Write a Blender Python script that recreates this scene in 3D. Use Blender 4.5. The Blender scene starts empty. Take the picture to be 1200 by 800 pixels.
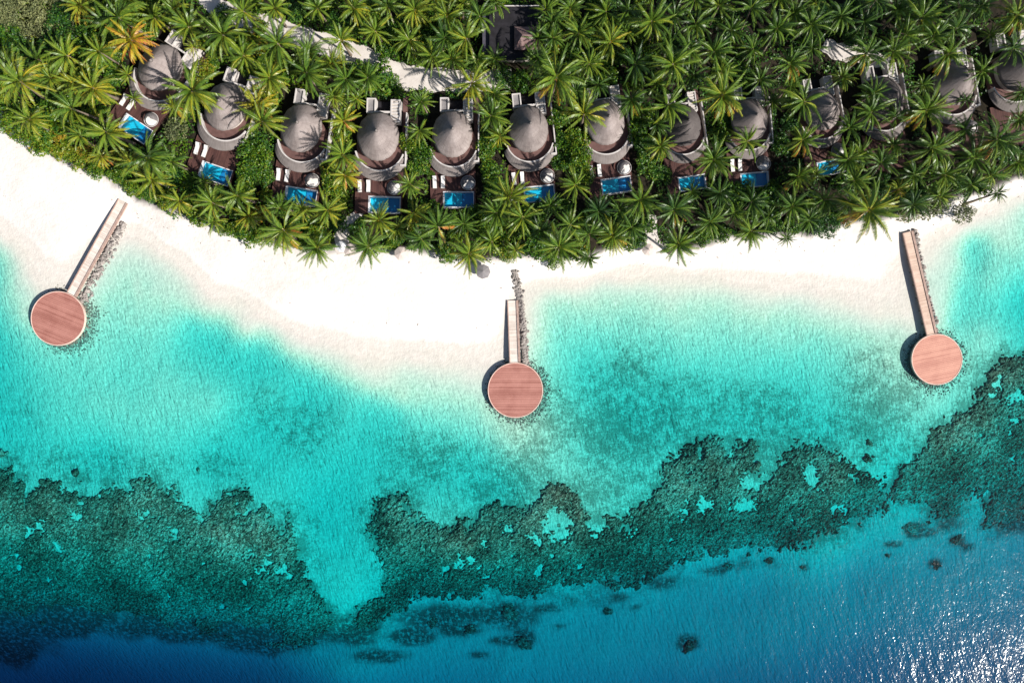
import bpy, math, random
import numpy as np
from math import sin, cos, pi, radians as R

random.seed(11)
rng = np.random.default_rng(11)
scene = bpy.context.scene
col = scene.collection

# ------------------------------------------------------------------ camera, sky, sun, exposure
CAM_H = 165.0
GROUND_M = 0.2                       # metres of sea-level ground per map unit (map is 1200 x 800)
cam_data = bpy.data.cameras.new('camera')
cam = bpy.data.objects.new('camera', cam_data)
col.objects.link(cam)
cam.location = (0, 0, CAM_H)
cam.rotation_euler = (0, 0, 0)
cam_data.sensor_width = 36.0
cam_data.lens = 36.0 * CAM_H / 240.0
cam_data.clip_start = 1.0
cam_data.clip_end = 3000.0
scene.camera = cam

SUN_ELEV = R(38.5)
SUN_AZ = R(-33)                      # direction towards the sun, measured from +x
world = bpy.data.worlds.new('World')
scene.world = world
world.use_nodes = True
wn = world.node_tree
wn.nodes.clear()
w_out = wn.nodes.new('ShaderNodeOutputWorld')
w_bg = wn.nodes.new('ShaderNodeBackground')
w_sky = wn.nodes.new('ShaderNodeTexSky')
w_sky.sky_type = 'NISHITA'
w_sky.sun_disc = False
w_sky.sun_elevation = SUN_ELEV
w_sky.sun_rotation = R(90) - SUN_AZ  # clockwise from +y
w_bg.inputs['Strength'].default_value = 0.062
wn.links.new(w_sky.outputs['Color'], w_bg.inputs['Color'])
wn.links.new(w_bg.outputs['Background'], w_out.inputs['Surface'])

sun_data = bpy.data.lights.new('sun', 'SUN')
sun_data.energy = 5.0
sun_data.angle = R(0.5)
sun_data.color = (1.0, 0.95, 0.88)
sun = bpy.data.objects.new('sun', sun_data)
col.objects.link(sun)
sun.location = (150, -100, 180)
sun.rotation_euler = (0, pi / 2 - SUN_ELEV, SUN_AZ)

scene.view_settings.view_transform = 'Standard'
scene.view_settings.look = 'None'
scene.view_settings.gamma = 1.0
scene.view_settings.exposure = 0.55
scene.view_settings.use_curve_mapping = False
scene.cycles.max_bounces = 8
scene.cycles.transparent_max_bounces = 16
scene.cycles.caustics_reflective = False
scene.cycles.caustics_refractive = False

# ------------------------------------------------------------------ helpers
def W(px, py, z=0.0):
    """map position (as surveyed from the air photograph) of a thing at height z, in metres"""
    k = GROUND_M * (CAM_H - z) / CAM_H
    return ((px - 600) * k, (400 - py) * k, z)

def hash2(ix, iy, seed):
    h = (ix.astype(np.int64) * 374761393 + iy.astype(np.int64) * 668265263 + seed * 974711) & 0xffffffff
    h = ((h ^ (h >> 13)) * 1274126177) & 0xffffffff
    h = h ^ (h >> 16)
    return (h & 0xffff) / 65535.0

def vnoise(x, y, seed=0):
    x = np.asarray(x, float); y = np.asarray(y, float)
    ix = np.floor(x).astype(np.int64); iy = np.floor(y).astype(np.int64)
    fx = x - ix; fy = y - iy
    fx = fx * fx * (3 - 2 * fx); fy = fy * fy * (3 - 2 * fy)
    a = hash2(ix, iy, seed); b = hash2(ix + 1, iy, seed)
    c = hash2(ix, iy + 1, seed); d = hash2(ix + 1, iy + 1, seed)
    return (a * (1 - fx) + b * fx) * (1 - fy) + (c * (1 - fx) + d * fx) * fy

def fbm(x, y, seed=0, octv=4):
    t = 0; a = .5; s = 0
    for i in range(octv):
        t = t + a * vnoise(x * 2 ** i, y * 2 ** i, seed + i * 17); s += a; a *= .5
    return t / s                       # 0..1

def inside_poly(x, y, poly):
    poly = np.asarray(poly, float)
    res = np.zeros(x.shape, bool)
    n = len(poly); j = n - 1
    for i in range(n):
        xi, yi = poly[i]; xj, yj = poly[j]
        if yi != yj:
            c = ((yi > y) != (yj > y)) & (x < (xj - xi) * (y - yi) / (yj - yi) + xi)
            res ^= c
        j = i
    return res

def sdist_poly(x, y, poly):
    """signed distance, positive inside"""
    poly = np.asarray(poly, float)
    d = np.full(x.shape, 1e9)
    n = len(poly)
    for i in range(n):
        ax, ay = poly[i]; bx, by = poly[(i + 1) % n]
        vx, vy = bx - ax, by - ay
        L = vx * vx + vy * vy + 1e-9
        t = np.clip(((x - ax) * vx + (y - ay) * vy) / L, 0, 1)
        d = np.minimum(d, np.hypot(x - ax - t * vx, y - ay - t * vy))
    return np.where(inside_poly(x, y, poly), d, -d)

def smooth(e0, e1, v):
    t = np.clip((v - e0) / (e1 - e0), 0, 1)
    return t * t * (3 - 2 * t)

class MB:
    """collects faces, then links them as ONE mesh object"""
    def __init__(self):
        self.v = []; self.f = []
    def add(self, verts, faces):
        o = len(self.v)
        self.v.extend(tuple(p) for p in verts)
        self.f.extend(tuple(i + o for i in f) for f in faces)
    def box(self, x0, x1, y0, y1, z0, z1):
        self.add([(x0, y0, z0), (x1, y0, z0), (x1, y1, z0), (x0, y1, z0),
                  (x0, y0, z1), (x1, y0, z1), (x1, y1, z1), (x0, y1, z1)],
                 [(3, 2, 1, 0), (4, 5, 6, 7), (0, 1, 5, 4), (1, 2, 6, 5), (2, 3, 7, 6), (3, 0, 4, 7)])
    def tube(self, pts, radii, n=6, cap=True):
        pts = [np.array(p, float) for p in pts]
        rings = []
        for i, p in enumerate(pts):
            a = pts[max(i - 1, 0)]; b = pts[min(i + 1, len(pts) - 1)]
            t = b - a; t = t / (np.linalg.norm(t) + 1e-9)
            ref = np.array((0, 0, 1.0)) if abs(t[2]) < .9 else np.array((1.0, 0, 0))
            u = np.cross(t, ref); u /= np.linalg.norm(u)
            w = np.cross(t, u)
            r = radii[i] if hasattr(radii, '__len__') else radii
            rings.append([p + r * (cos(2 * pi * k / n) * u + sin(2 * pi * k / n) * w) for k in range(n)])
        vs = [q for rg in rings for q in rg]
        fs = []
        for i in range(len(rings) - 1):
            for k in range(n):
                fs.append((i * n + k, i * n + (k + 1) % n, (i + 1) * n + (k + 1) % n, (i + 1) * n + k))
        if cap:
            fs.append(tuple(range(n - 1, -1, -1)))
            fs.append(tuple((len(rings) - 1) * n + k for k in range(n)))
        self.add(vs, fs)
    def disc(self, cx, cy, r, z0, z1, n=64):
        self.tube_v(cx, cy, [(r, z0), (r, z1)], n, True)
    def tube_v(self, cx, cy, prof, n=48, cap=True, sx=1.0, sy=1.0):
        vs = []; fs = []
        for (r, z) in prof:
            for k in range(n):
                a = 2 * pi * k / n
                vs.append((cx + r * sx * cos(a), cy + r * sy * sin(a), z))
        for i in range(len(prof) - 1):
            for k in range(n):
                fs.append((i * n + k, i * n + (k + 1) % n, (i + 1) * n + (k + 1) % n, (i + 1) * n + k))
        if cap:
            fs.append(tuple(range(n - 1, -1, -1)))
            fs.append(tuple((len(prof) - 1) * n + k for k in range(n)))
        self.add(vs, fs)
    def arc_strip(self, sections, closed_ends=True):
        """sections: list of closed quads cross-sections [(p0,p1,p2,p3),...]"""
        vs = [p for s in sections for p in s]
        m = len(sections[0]); fs = []
        for i in range(len(sections) - 1):
            for k in range(m):
                fs.append((i * m + k, i * m + (k + 1) % m, (i + 1) * m + (k + 1) % m, (i + 1) * m + k))
        if closed_ends:
            fs.append(tuple(range(m - 1, -1, -1)))
            fs.append(tuple((len(sections) - 1) * m + k for k in range(m)))
        self.add(vs, fs)
    def mesh(self, name, mat, smooth_=False):
        me = bpy.data.meshes.new(name)
        me.from_pydata([tuple(map(float, p)) for p in self.v], [], self.f)
        me.update()
        if mat: me.materials.append(mat)
        if smooth_:
            me.polygons.foreach_set('use_smooth', [True] * len(me.polygons))
        return me
    def build(self, name, mat, parent=None, smooth_=False):
        return link(name, self.mesh(name, mat, smooth_), parent)

def link(name, me, parent=None, loc=None):
    o = bpy.data.objects.new(name, me)
    col.objects.link(o)
    if parent is not None: o.parent = parent
    if loc is not None: o.location = loc
    return o

def mesh_np(name, verts, faces, mat, smooth_=False):
    """verts (n,3) array, faces (m,4) or (m,3) int array"""
    verts = np.ascontiguousarray(verts, np.float32); faces = np.ascontiguousarray(faces, np.int32)
    me = bpy.data.meshes.new(name)
    m, k = faces.shape
    me.vertices.add(len(verts)); me.vertices.foreach_set('co', verts.ravel())
    me.loops.add(m * k); me.loops.foreach_set('vertex_index', faces.ravel())
    me.polygons.add(m)
    me.polygons.foreach_set('loop_start', np.arange(0, m * k, k, dtype=np.int32))
    me.polygons.foreach_set('loop_total', np.full(m, k, np.int32))
    me.polygons.foreach_set('use_smooth', np.full(m, smooth_, bool))
    me.update(calc_edges=True)
    me.validate()
    if mat: me.materials.append(mat)
    return me

def vattr(me, name, vals, domain='POINT'):
    a = me.attributes.new(name, 'FLOAT', domain)
    a.data.foreach_set('value', np.ascontiguousarray(vals, np.float32).ravel())

def tag(o, label=None, cat=None, group=None, kind=None):
    if label: o['label'] = label
    if cat: o['category'] = cat
    if group: o['group'] = group
    if kind: o['kind'] = kind
    return o

def empty(name, loc, rz=0.0, s=1.0):
    o = bpy.data.objects.new(name, None)
    col.objects.link(o)
    o.empty_display_size = 0.5
    o.location = loc; o.rotation_euler = (0, 0, rz); o.scale = (s, s, s)
    return o

# ------------------------------------------------------------------ materials
class NT:
    def __init__(self, name):
        self.m = bpy.data.materials.new(name); self.m.use_nodes = True
        self.t = self.m.node_tree; self.t.nodes.clear()
        self.out = self.n('ShaderNodeOutputMaterial')
    def n(self, typ, **kw):
        nd = self.t.nodes.new(typ)
        for k, v in kw.items(): setattr(nd, k, v)
        return nd
    def l(self, a, b): self.t.links.new(a, b)
    def val(self, sock, v):
        if isinstance(v, bpy.types.NodeSocket): self.l(v, sock)
        else: sock.default_value = v
    def math(self, op, a, b=None, clamp=False):
        nd = self.n('ShaderNodeMath', operation=op, use_clamp=clamp)
        self.val(nd.inputs[0], a)
        if b is not None: self.val(nd.inputs[1], b)
        return nd.outputs[0]
    def noise(self, vec, scale, detail=3.0, rough=.55):
        nd = self.n('ShaderNodeTexNoise')
        if vec is not None: self.l(vec, nd.inputs['Vector'])
        nd.inputs['Scale'].default_value = scale
        nd.inputs['Detail'].default_value = detail
        nd.inputs['Roughness'].default_value = rough
        return nd.outputs['Fac']
    def mapping(self, vec, scale=(1, 1, 1), rot=(0, 0, 0)):
        nd = self.n('ShaderNodeMapping')
        self.l(vec, nd.inputs['Vector'])
        nd.inputs['Scale'].default_value = scale
        nd.inputs['Rotation'].default_value = rot
        return nd.outputs['Vector']
    def obj(self): return self.n('ShaderNodeTexCoord').outputs['Object']
    def pos(self): return self.n('ShaderNodeNewGeometry').outputs['Position']
    def ramp(self, fac, stops):
        nd = self.n('ShaderNodeValToRGB')
        self.l(fac, nd.inputs['Fac'])
        e = nd.color_ramp.elements
        while len(e) < len(stops): e.new(.5)
        for i, (p, c) in enumerate(stops):
            e[i].position = p
            e[i].color = (*c, 1) if len(c) == 3 else c
        return nd.outputs['Color']
    def rng_(self, fac, a, b, c=0., d=1.):
        nd = self.n('ShaderNodeMapRange')
        self.val(nd.inputs[0], fac)
        for i, v in enumerate((a, b, c, d)): nd.inputs[i + 1].default_value = v
        return nd.outputs[0]
    def mix(self, fac, a, b, blend='MIX'):
        nd = self.n('ShaderNodeMix', data_type='RGBA', blend_type=blend)
        self.val(nd.inputs['Factor'], fac)
        cs = [q for q in nd.inputs if q.type == 'RGBA']
        for s_, v in zip(cs, (a, b)):
            if isinstance(v, bpy.types.NodeSocket): self.l(v, s_)
            else: s_.default_value = (*v, 1) if len(v) == 3 else v
        return [q for q in nd.outputs if q.type == 'RGBA'][0]
    def attr(self, name, typ='GEOMETRY'):
        nd = self.n('ShaderNodeAttribute', attribute_type=typ, attribute_name=name)
        return nd.outputs['Fac']
    def bump(self, h, strength=.5, dist=.1):
        nd = self.n('ShaderNodeBump')
        self.l(h, nd.inputs['Height'])
        nd.inputs['Strength'].default_value = strength
        nd.inputs['Distance'].default_value = dist
        return nd.outputs['Normal']
    def princ(self, color, rough=.7, spec=.3, normal=None):
        nd = self.n('ShaderNodeBsdfPrincipled')
        self.val(nd.inputs['Base Color'], color if isinstance(color, bpy.types.NodeSocket) else (*color, 1))
        self.val(nd.inputs['Roughness'], rough)
        self.val(nd.inputs['Specular IOR Level'], spec)
        if normal is not None: self.l(normal, nd.inputs['Normal'])
        return nd.outputs[0]
    def done(self, surf=None, vol=None):
        if surf is not None: self.l(surf, self.out.inputs['Surface'])
        if vol is not None: self.l(vol, self.out.inputs['Volume'])
        return self.m

def mottled(name, c0, c1, scale=2.0, rough=.8, spec=.2, bump=.3, dist=.05):
    t = NT(name); v = t.obj()
    n = t.noise(v, scale, 5)
    c = t.ramp(n, [(.3, c0), (.7, c1)])
    b = t.bump(t.noise(v, scale * 5, 3), bump, dist)
    return t.done(t.princ(c, rough, spec, b))

def planks(name, c0, c1, width=.16, axis=1, rough=.65, groove=.55, along=.35):
    """boards: long grain along one object axis, dark joints across the other"""
    t = NT(name); v = t.obj()
    sep = t.n('ShaderNodeSeparateXYZ'); t.l(v, sep.inputs[0])
    across = sep.outputs[axis]
    idx = t.math('FLOOR', t.math('DIVIDE', across, width))
    fr = t.math('FRACT', t.math('DIVIDE', across, width))
    wn_ = t.n('ShaderNodeTexWhiteNoise', noise_dimensions='1D'); t.l(idx, wn_.inputs['W'])
    sc = [along, along, along]; sc[axis] = 6.0
    grain = t.noise(t.mapping(v, sc), 1.0, 4)
    f = t.math('ADD', t.math('MULTIPLY', wn_.outputs['Value'], .55), t.math('MULTIPLY', grain, .6))
    f = t.math('ADD', f, t.math('MULTIPLY', t.math('SUBTRACT', t.noise(v, .45, 4), .5), 1.2))
    c = t.ramp(f, [(.15, c0), (.9, c1)])
    gap = t.math('LESS_THAN', fr, .12)
    c = t.mix(t.math('MULTIPLY', gap, groove), c, tuple(q * .3 for q in c0))
    bmp = t.bump(t.math('SUBTRACT', 1.0, gap), .5, .02)
    return t.done(t.princ(c, rough, .3, bmp))

def leaf_mat(name, stops, rough=.45, spec=.35, transl=.25, island=.25):
    """foliage: colour from the plant's own tint, each leaf a bit different"""
    t = NT(name)
    tint = t.attr('tint', 'OBJECT')
    tone = t.attr('tone')
    rnd = t.n('ShaderNodeNewGeometry').outputs['Random Per Island']
    f = t.math('ADD', tint, t.math('MULTIPLY', t.math('SUBTRACT', tone, .5), .6))
    f = t.math('ADD', f, t.math('MULTIPLY', t.math('SUBTRACT', rnd, .5), island), clamp=True)
    c = t.ramp(f, stops)
    d = t.princ(c, rough, spec)
    tr = t.n('ShaderNodeBsdfTranslucent'); t.l(c, tr.inputs['Color'])
    ms = t.n('ShaderNodeMixShader'); ms.inputs[0].default_value = transl
    t.l(d, ms.inputs[1]); t.l(tr.outputs[0], ms.inputs[2])
    return t.done(ms.outputs[0])

M = {}
PALM_STOPS = [(0.0, (.018, .050, .016)), (.25, (.052, .118, .015)), (.5, (.140, .230, .022)),
              (.72, (.28, .29, .022)), (.88, (.52, .37, .02)), (1.0, (.46, .17, .04))]
M['palm'] = leaf_mat('palm_leaf', PALM_STOPS, .38, .45, .22, .18)
LEAF_STOPS = [(0.0, (.014, .050, .016)), (.3, (.034, .115, .012)), (.55, (.10, .20, .008)),
              (.8, (.24, .26, .015)), (1.0, (.42, .24, .03))]
M['leaf'] = leaf_mat('broad_leaf', LEAF_STOPS, .45, .4, .25, .35)
M['greyleaf'] = leaf_mat('grey_leaf', [(0, (.04, .06, .04)), (.5, (.13, .155, .06)), (1, (.26, .27, .11))], .55, .3, .2, .4)
M['trunk'] = mottled('trunk_bark', (.13, .10, .075), (.25, .205, .16), 3.0, .9, .1, .6, .05)
M['stem'] = mottled('stem_bark', (.09, .07, .05), (.17, .14, .10), 3.0, .9, .1, .5, .05)

# thatch: streaks run from apex to eave, courses across
def thatch(name, c0, c1):
    t = NT(name); v = t.obj()
    sep = t.n('ShaderNodeSeparateXYZ'); t.l(v, sep.inputs[0])
    ang = t.math('ARCTAN2', sep.outputs[1], sep.outputs[0])
    cb = t.n('ShaderNodeCombineXYZ')
    t.l(t.math('MULTIPLY', ang, 26.0), cb.inputs[0])
    t.l(t.math('MULTIPLY', sep.outputs[2], .55), cb.inputs[1])
    streak = t.noise(cb.outputs[0], 1.0, 4, .65)
    cloud = t.noise(v, .5, 4)
    course = t.math('FRACT', t.math('MULTIPLY', sep.outputs[2], 1.35))
    f = t.math('ADD', t.math('MULTIPLY', streak, .55), t.math('MULTIPLY', cloud, .55))
    f = t.math('SUBTRACT', f, t.math('MULTIPLY', t.math('GREATER_THAN', course, .86), .05))
    c = t.ramp(f, [(.32, c0), (.78, c1)])
    wt = t.attr('roof_dark', 'OBJECT')
    c = t.mix(wt, c, (.045, .042, .043))  # blends each roof towards dark grey by its own amount
    b = t.bump(t.math('ADD', streak, t.math('MULTIPLY', course, .6)), .7, .055)
    return t.done(t.princ(c, .95, .1, b))
M['thatch'] = thatch('roof_thatch', (.15, .122, .115), (.37, .32, .305))
M['thatch_pale'] = thatch('roof_thatch_pale', (.14, .118, .112), (.27, .24, .228))
M['plaster'] = mottled('white_plaster', (.46, .43, .41), (.62, .58, .56), .8, .8, .2, .15, .02)
M['cream'] = mottled('cream_wall', (.45, .40, .35), (.58, .53, .48), .9, .85, .15, .2, .02)
M['wing_roof'] = mottled('grey_flat_roof', (.16, .15, .155), (.30, .28, .28), .9, .9, .1, .2, .03)
M['deck_wood'] = planks('deck_boards', (.050, .022, .020), (.11, .050, .042), .2, 0)
M['terrace'] = mottled('terrace_boards', (.095, .050, .046), (.155, .085, .076), .8, .7, .3, .2, .02)
M['jetty_wood'] = planks('jetty_boards', (.30, .115, .090), (.46, .21, .17), .40, 1, groove=.9)
M['jetty_pale'] = planks('jetty_boards_pale', (.46, .20, .15), (.62, .31, .23), .40, 1, groove=.7)
M['walk_wood'] = planks('walkway_boards', (.54, .46, .40), (.78, .70, .63), .22, 0, groove=.25)
M['walk_pink'] = planks('walkway_boards_pink', (.50, .35, .27), (.68, .51, .41), .22, 0, groove=.3)
M['rail_wood'] = mottled('kerb_timber', (.30, .20, .165), (.46, .33, .28), 1.5, .75, .2, .3, .02)
M['post_wood'] = mottled('pile_timber', (.13, .085, .07), (.22, .15, .12), 2.0, .8, .2, .3, .03)
M['trim_pale'] = mottled('edge_trim', (.62, .42, .34), (.78, .58, .50), 1.0, .7, .3, .1, .01)
M['cushion'] = mottled('white_cushion', (.66, .63, .60), (.80, .77, .75), 2.0, .9, .1, .2, .02)
M['lounge_frame'] = mottled('lounger_frame', (.30, .27, .25), (.42, .39, .36), 2.0, .6, .3, .1, .01)
M['wicker'] = mottled('grey_wicker', (.10, .09, .09), (.22, .20, .20), 5.0, .7, .3, .5, .03)
M['canvas'] = mottled('beige_canvas', (.50, .42, .38), (.62, .54, .50), 1.0, .85, .1, .15, .02)
M['canvas_grey'] = mottled('grey_canvas', (.19, .175, .18), (.26, .245, .25), 1.0, .85, .1, .15, .02)
M['canvas_white'] = mottled('white_canvas', (.62, .62, .64), (.74, .74, .76), 1.0, .85, .1, .15, .02)
M['stone'] = mottled('groyne_stone', (.16, .14, .13), (.42, .38, .35), 1.2, .9, .2, .6, .08)
M['wet_stone'] = mottled('sunken_stone', (.09, .095, .08), (.24, .23, .19), 1.2, .8, .3, .6, .08)
M['dark_roof'] = mottled('shade_black_roof', (.010, .009, .011), (.024, .022, .027), .8, .8, .25, .3, .04)  # near black: the shade over the service roof is put into its colour
M['slate_blue'] = mottled('lean_to_slate', (.05, .048, .065), (.09, .085, .11), .8, .8, .25, .3, .04)
M['brown_roof'] = mottled('brown_thatch', (.15, .09, .085), (.27, .19, .18), 1.2, .95, .1, .6, .08)
M['coping'] = mottled('pool_coping', (.60, .60, .62), (.76, .76, .78), 1.5, .6, .4, .1, .01)

def pool_tile():
    t = NT('pool_tiles'); v = t.obj()
    sep = t.n('ShaderNodeSeparateXYZ'); t.l(v, sep.inputs[0])
    ch = t.n('ShaderNodeTexBrick'); t.l(v, ch.inputs['Vector'])
    ch.inputs['Scale'].default_value = 3.0
    ch.inputs['Mortar Size'].default_value = .01
    ch.inputs['Color1'].default_value = (.006, .42, .64, 1)
    ch.inputs['Color2'].default_value = (.008, .46, .70, 1)
    ch.inputs['Mortar'].default_value = (.02, .30, .46, 1)
    return t.done(t.princ(ch.outputs['Color'], .4, .4))
M['pool_tile'] = pool_tile()
M['pool_shade'] = mottled('shaded_pool_tiles', (.005, .16, .40), (.008, .20, .46), 2.0, .4, .4, .1, .01)  # darker blue carries the shade over the right part of the pool

def water_surface(name, vol, bumps, rough, glossy_tint=(1, 1, 1)):
    t = NT(name); p = t.pos()
    h = None
    for (sc, rot, scale, detail, amp) in bumps:
        n = t.noise(t.mapping(t.mapping(p, (1, 1, 1), (0, 0, rot)), sc), scale, detail, .5)
        n = t.math('MULTIPLY', n, amp)
        h = n if h is None else t.math('ADD', h, n)
    b = t.bump(h, 1.0, 1.0)
    ge = t.n('ShaderNodeNewGeometry')
    dt = t.n('ShaderNodeVectorMath', operation='DOT_PRODUCT'); t.l(ge.outputs['Incoming'], dt.inputs[0]); t.l(ge.outputs['Normal'], dt.inputs[1])
    k5 = t.math('POWER', t.math('SUBTRACT', 1.0, t.math('ABSOLUTE', dt.outputs['Value'])), 5.0)
    fr = t.math('ADD', t.math('MULTIPLY', k5, .98), .02, clamp=True)
    
    g = t.n('ShaderNodeBsdfGlossy'); g.inputs['Roughness'].default_value = rough; t.l(b, g.inputs['Normal'])
    g.inputs['Color'].default_value = (*glossy_tint, 1)
    tr = t.n('ShaderNodeBsdfTransparent')
    ms = t.n('ShaderNodeMixShader')
    t.l(fr, ms.inputs[0]); t.l(tr.outputs[0], ms.inputs[1]); t.l(g.outputs[0], ms.inputs[2])
    v = None
    if vol:
        dens, colr = vol
        va = t.n('ShaderNodeVolumeAbsorption')
        va.inputs['Color'].default_value = (*colr, 1); va.inputs['Density'].default_value = dens
        v = va.outputs[0]
    return t.done(ms.outputs[0], v)

ABS = (.56, .068, .0415)              # absorption per metre, red green blue
D0 = .60
M['sea'] = water_surface('sea_water', (D0, tuple(1 - a / D0 for a in ABS)),
    [((1.0, .34, 1), R(-24), .72, 3.0, .160), ((1.0, .6, 1), R(14), 2.1, 3.0, .050), ((1, .5, 1), R(-30), .10, 2.0, .26)], .14)
M['pool_water'] = water_surface('pool_water', None, [((1, 1, 1), 0, 1.6, 2.0, .02)], .12)

# ------------------------------------------------------------------ terrain: depth of the sea bed, height of the beach
ctrl = []
def cp(d, pts):
    for (x, y) in pts: ctrl.append((x, y, d))
VEG = [(0, 135), (35, 170), (70, 187), (100, 202), (130, 212), (160, 232), (200, 252), (240, 265), (290, 280), (330, 290),
       (370, 298), (400, 288), (440, 300), (490, 293), (540, 310), (600, 300), (640, 308), (690, 308), (720, 292), (760, 285),
       (800, 296), (850, 282), (900, 278), (960, 276), (1000, 262), (1060, 258), (1100, 248), (1130, 234), (1180, 215), (1200, 212)]
cp(-1.3, VEG)
cp(-1.6, [(x, y) for x in range(-300, 1501, 200) for y in (-300, -60, 60)])
cp(-1.3, [(-100, 60), (1300, 170), (1500, 100), (-300, 0)])
cp(-1.0, [(60, 215), (20, 190), (100, 240), (540, 345), (480, 340), (440, 340), (400, 330), (340, 320), (270, 305)])
cp(-.6, [(20, 235), (70, 275), (330, 350), (420, 375), (510, 380), (570, 375), (250, 310), (200, 277), (900, 300), (960, 300), (1020, 290)])
# water line
cp(0.0, [(-60, 255), (0, 268), (22, 290), (42, 318), (60, 338), (160, 272), (200, 296), (235, 322), (270, 346), (300, 366), (350, 388), (400, 402),
         (470, 413), (540, 418), (585, 412), (622, 342), (650, 332), (700, 324), (750, 321), (800, 324), (850, 327), (920, 333), (980, 345), (1030, 358),
         (1060, 365), (1080, 300), (1100, 276), (1150, 247), (1200, 228), (1260, 200)])
cp(.22, [(18, 310), (36, 340), (130, 310), (170, 305), (210, 330), (250, 362), (290, 388), (340, 408), (400, 424), (470, 436), (540, 446),
         (640, 350), (700, 340), (760, 340), (850, 345), (930, 352), (1000, 372), (1050, 385), (1085, 330), (1110, 296), (1150, 268), (1195, 246)])
cp(.46, [(6, 300), (14, 335), (28, 365), (120, 345), (160, 340), (200, 352), (640, 372), (700, 358), (780, 362), (870, 368), (950, 376),
         (1060, 420), (1170, 285), (1200, 268), (600, 500), (560, 470), (480, 456)])
cp(.95, [(0, 325), (10, 365), (110, 400), (150, 385), (190, 385), (650, 400), (720, 385), (800, 395), (900, 400),
          (980, 410), (1010, 440), (1160, 330), (1200, 310), (1150, 390), (1080, 470), (600, 530), (530, 490), (640, 470)])
cp(1.3, [(100, 440), (150, 455), (200, 445), (250, 475), (150, 490), (110, 470)])
cp(1.9, [(0, 400), (20, 440), (60, 500), (240, 415), (320, 455), (400, 485), (470, 505), (560, 530), (680, 440), (760, 440), (850, 450), (940, 460),
         (1040, 510), (1190, 350), (1200, 390), (700, 520)])
cp(2.5, [(0, 480), (20, 520), (120, 530), (250, 530), (300, 500), (340, 540), (430, 530), (500, 560), (590, 570), (760, 500), (860, 500), (960, 510), (290, 560)])
cp(3.3, [(370, 600), (390, 640), (410, 680)])
cp(4.2, [(418, 715), (400, 730)])
cp(2.1, [(50, 600), (150, 600), (250, 610), (320, 640), (480, 610), (540, 640), (620, 630), (700, 620), (800, 570), (880, 560), (980, 560), (1090, 530), (1180, 470), (1230, 450)])
cp(4.5, [(40, 670), (150, 680), (260, 690), (340, 700), (500, 670), (600, 670), (700, 660), (800, 635), (900, 620), (1000, 600), (1110, 580), (1200, 560)])
cp(4.8, [(1050, 610), (1140, 590), (980, 640)])
cp(7.5, [(0, 710), (100, 715), (200, 725), (300, 735), (400, 752), (500, 732), (600, 724), (700, 714), (800, 695), (900, 686), (1000, 676), (1100, 664), (1200, 628)])
cp(11, [(0, 735), (100, 738), (200, 748), (300, 762)])
cp(8, [(400, 780), (500, 765), (600, 765), (700, 758), (800, 748), (900, 733), (1000, 718), (1100, 703), (1200, 674)])
cp(15, [(0, 760), (100, 762), (200, 780), (300, 800)])
cp(10, [(600, 810), (800, 795), (1000, 765), (1200, 730), (1100, 748)])
cp(19, [(0, 795), (100, 800), (400, 860), (-300, 780), (1500, 700)])
cp(12.5, [(1200, 795), (1000, 830)])
cp(24, [(-300, 950), (0, 950), (300, 950), (600, 950), (900, 950), (1200, 950), (1500, 950)])
cp(2.2, [(-100, 460), (1300, 350), (-200, 420)])
cp(2.8, [(-120, 600), (1330, 480)])
# edge of the sand shelf under water
SHELF = [(232, 372), (268, 384), (304, 396), (338, 416), (370, 432), (400, 448), (435, 462), (470, 474)]
cp(.42, [(x + 3, y - 8) for x, y in SHELF]); cp(1.5, [(x - 4, y + 9) for x, y in SHELF])
SHELF2 = [(1134, 282), (1126, 307), (1117, 340), (1110, 372)]
cp(.35, [(x - 7, y - 2) for x, y in SHELF2]); cp(1.15, [(x + 8, y + 3) for x, y in SHELF2])
ctrl = np.array(ctrl, float)
cd = ctrl[:, 2]
ck = GROUND_M * (CAM_H + cd) / CAM_H
cx = (ctrl[:, 0] - 600) * ck; cy = (400 - ctrl[:, 1]) * ck
cu = np.sign(cd) * np.sqrt(np.abs(cd))
def tps_k(r2): return .5 * r2 * np.log(r2 + 1e-9)
S = 100.0
PX, PY = cx / S, cy / S
A = tps_k((PX[:, None] - PX[None]) ** 2 + (PY[:, None] - PY[None]) ** 2)
n = len(cd)
A[np.diag_indices(n)] += 3e-4
Bm = np.column_stack([np.ones(n), PX, PY])
sol = np.linalg.solve(np.block([[A, Bm], [Bm.T, np.zeros((3, 3))]]), np.concatenate([cu, np.zeros(3)]))
def depth_at(x, y):
    x = np.asarray(x, float); y = np.asarray(y, float); sh = x.shape
    x = x.ravel() / S; y = y.ravel() / S
    out = np.empty(len(x))
    for i in range(0, len(x), 20000):
        xs, ys = x[i:i + 20000], y[i:i + 20000]
        K = tps_k((xs[:, None] - PX[None]) ** 2 + (ys[:, None] - PY[None]) ** 2)
        out[i:i + 20000] = K @ sol[:n] + sol[n] + sol[n + 1] * xs + sol[n + 2] * ys
    u = np.clip(out, -1.3, 5.2)
    return (np.sign(u) * u * u).reshape(sh)

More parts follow.
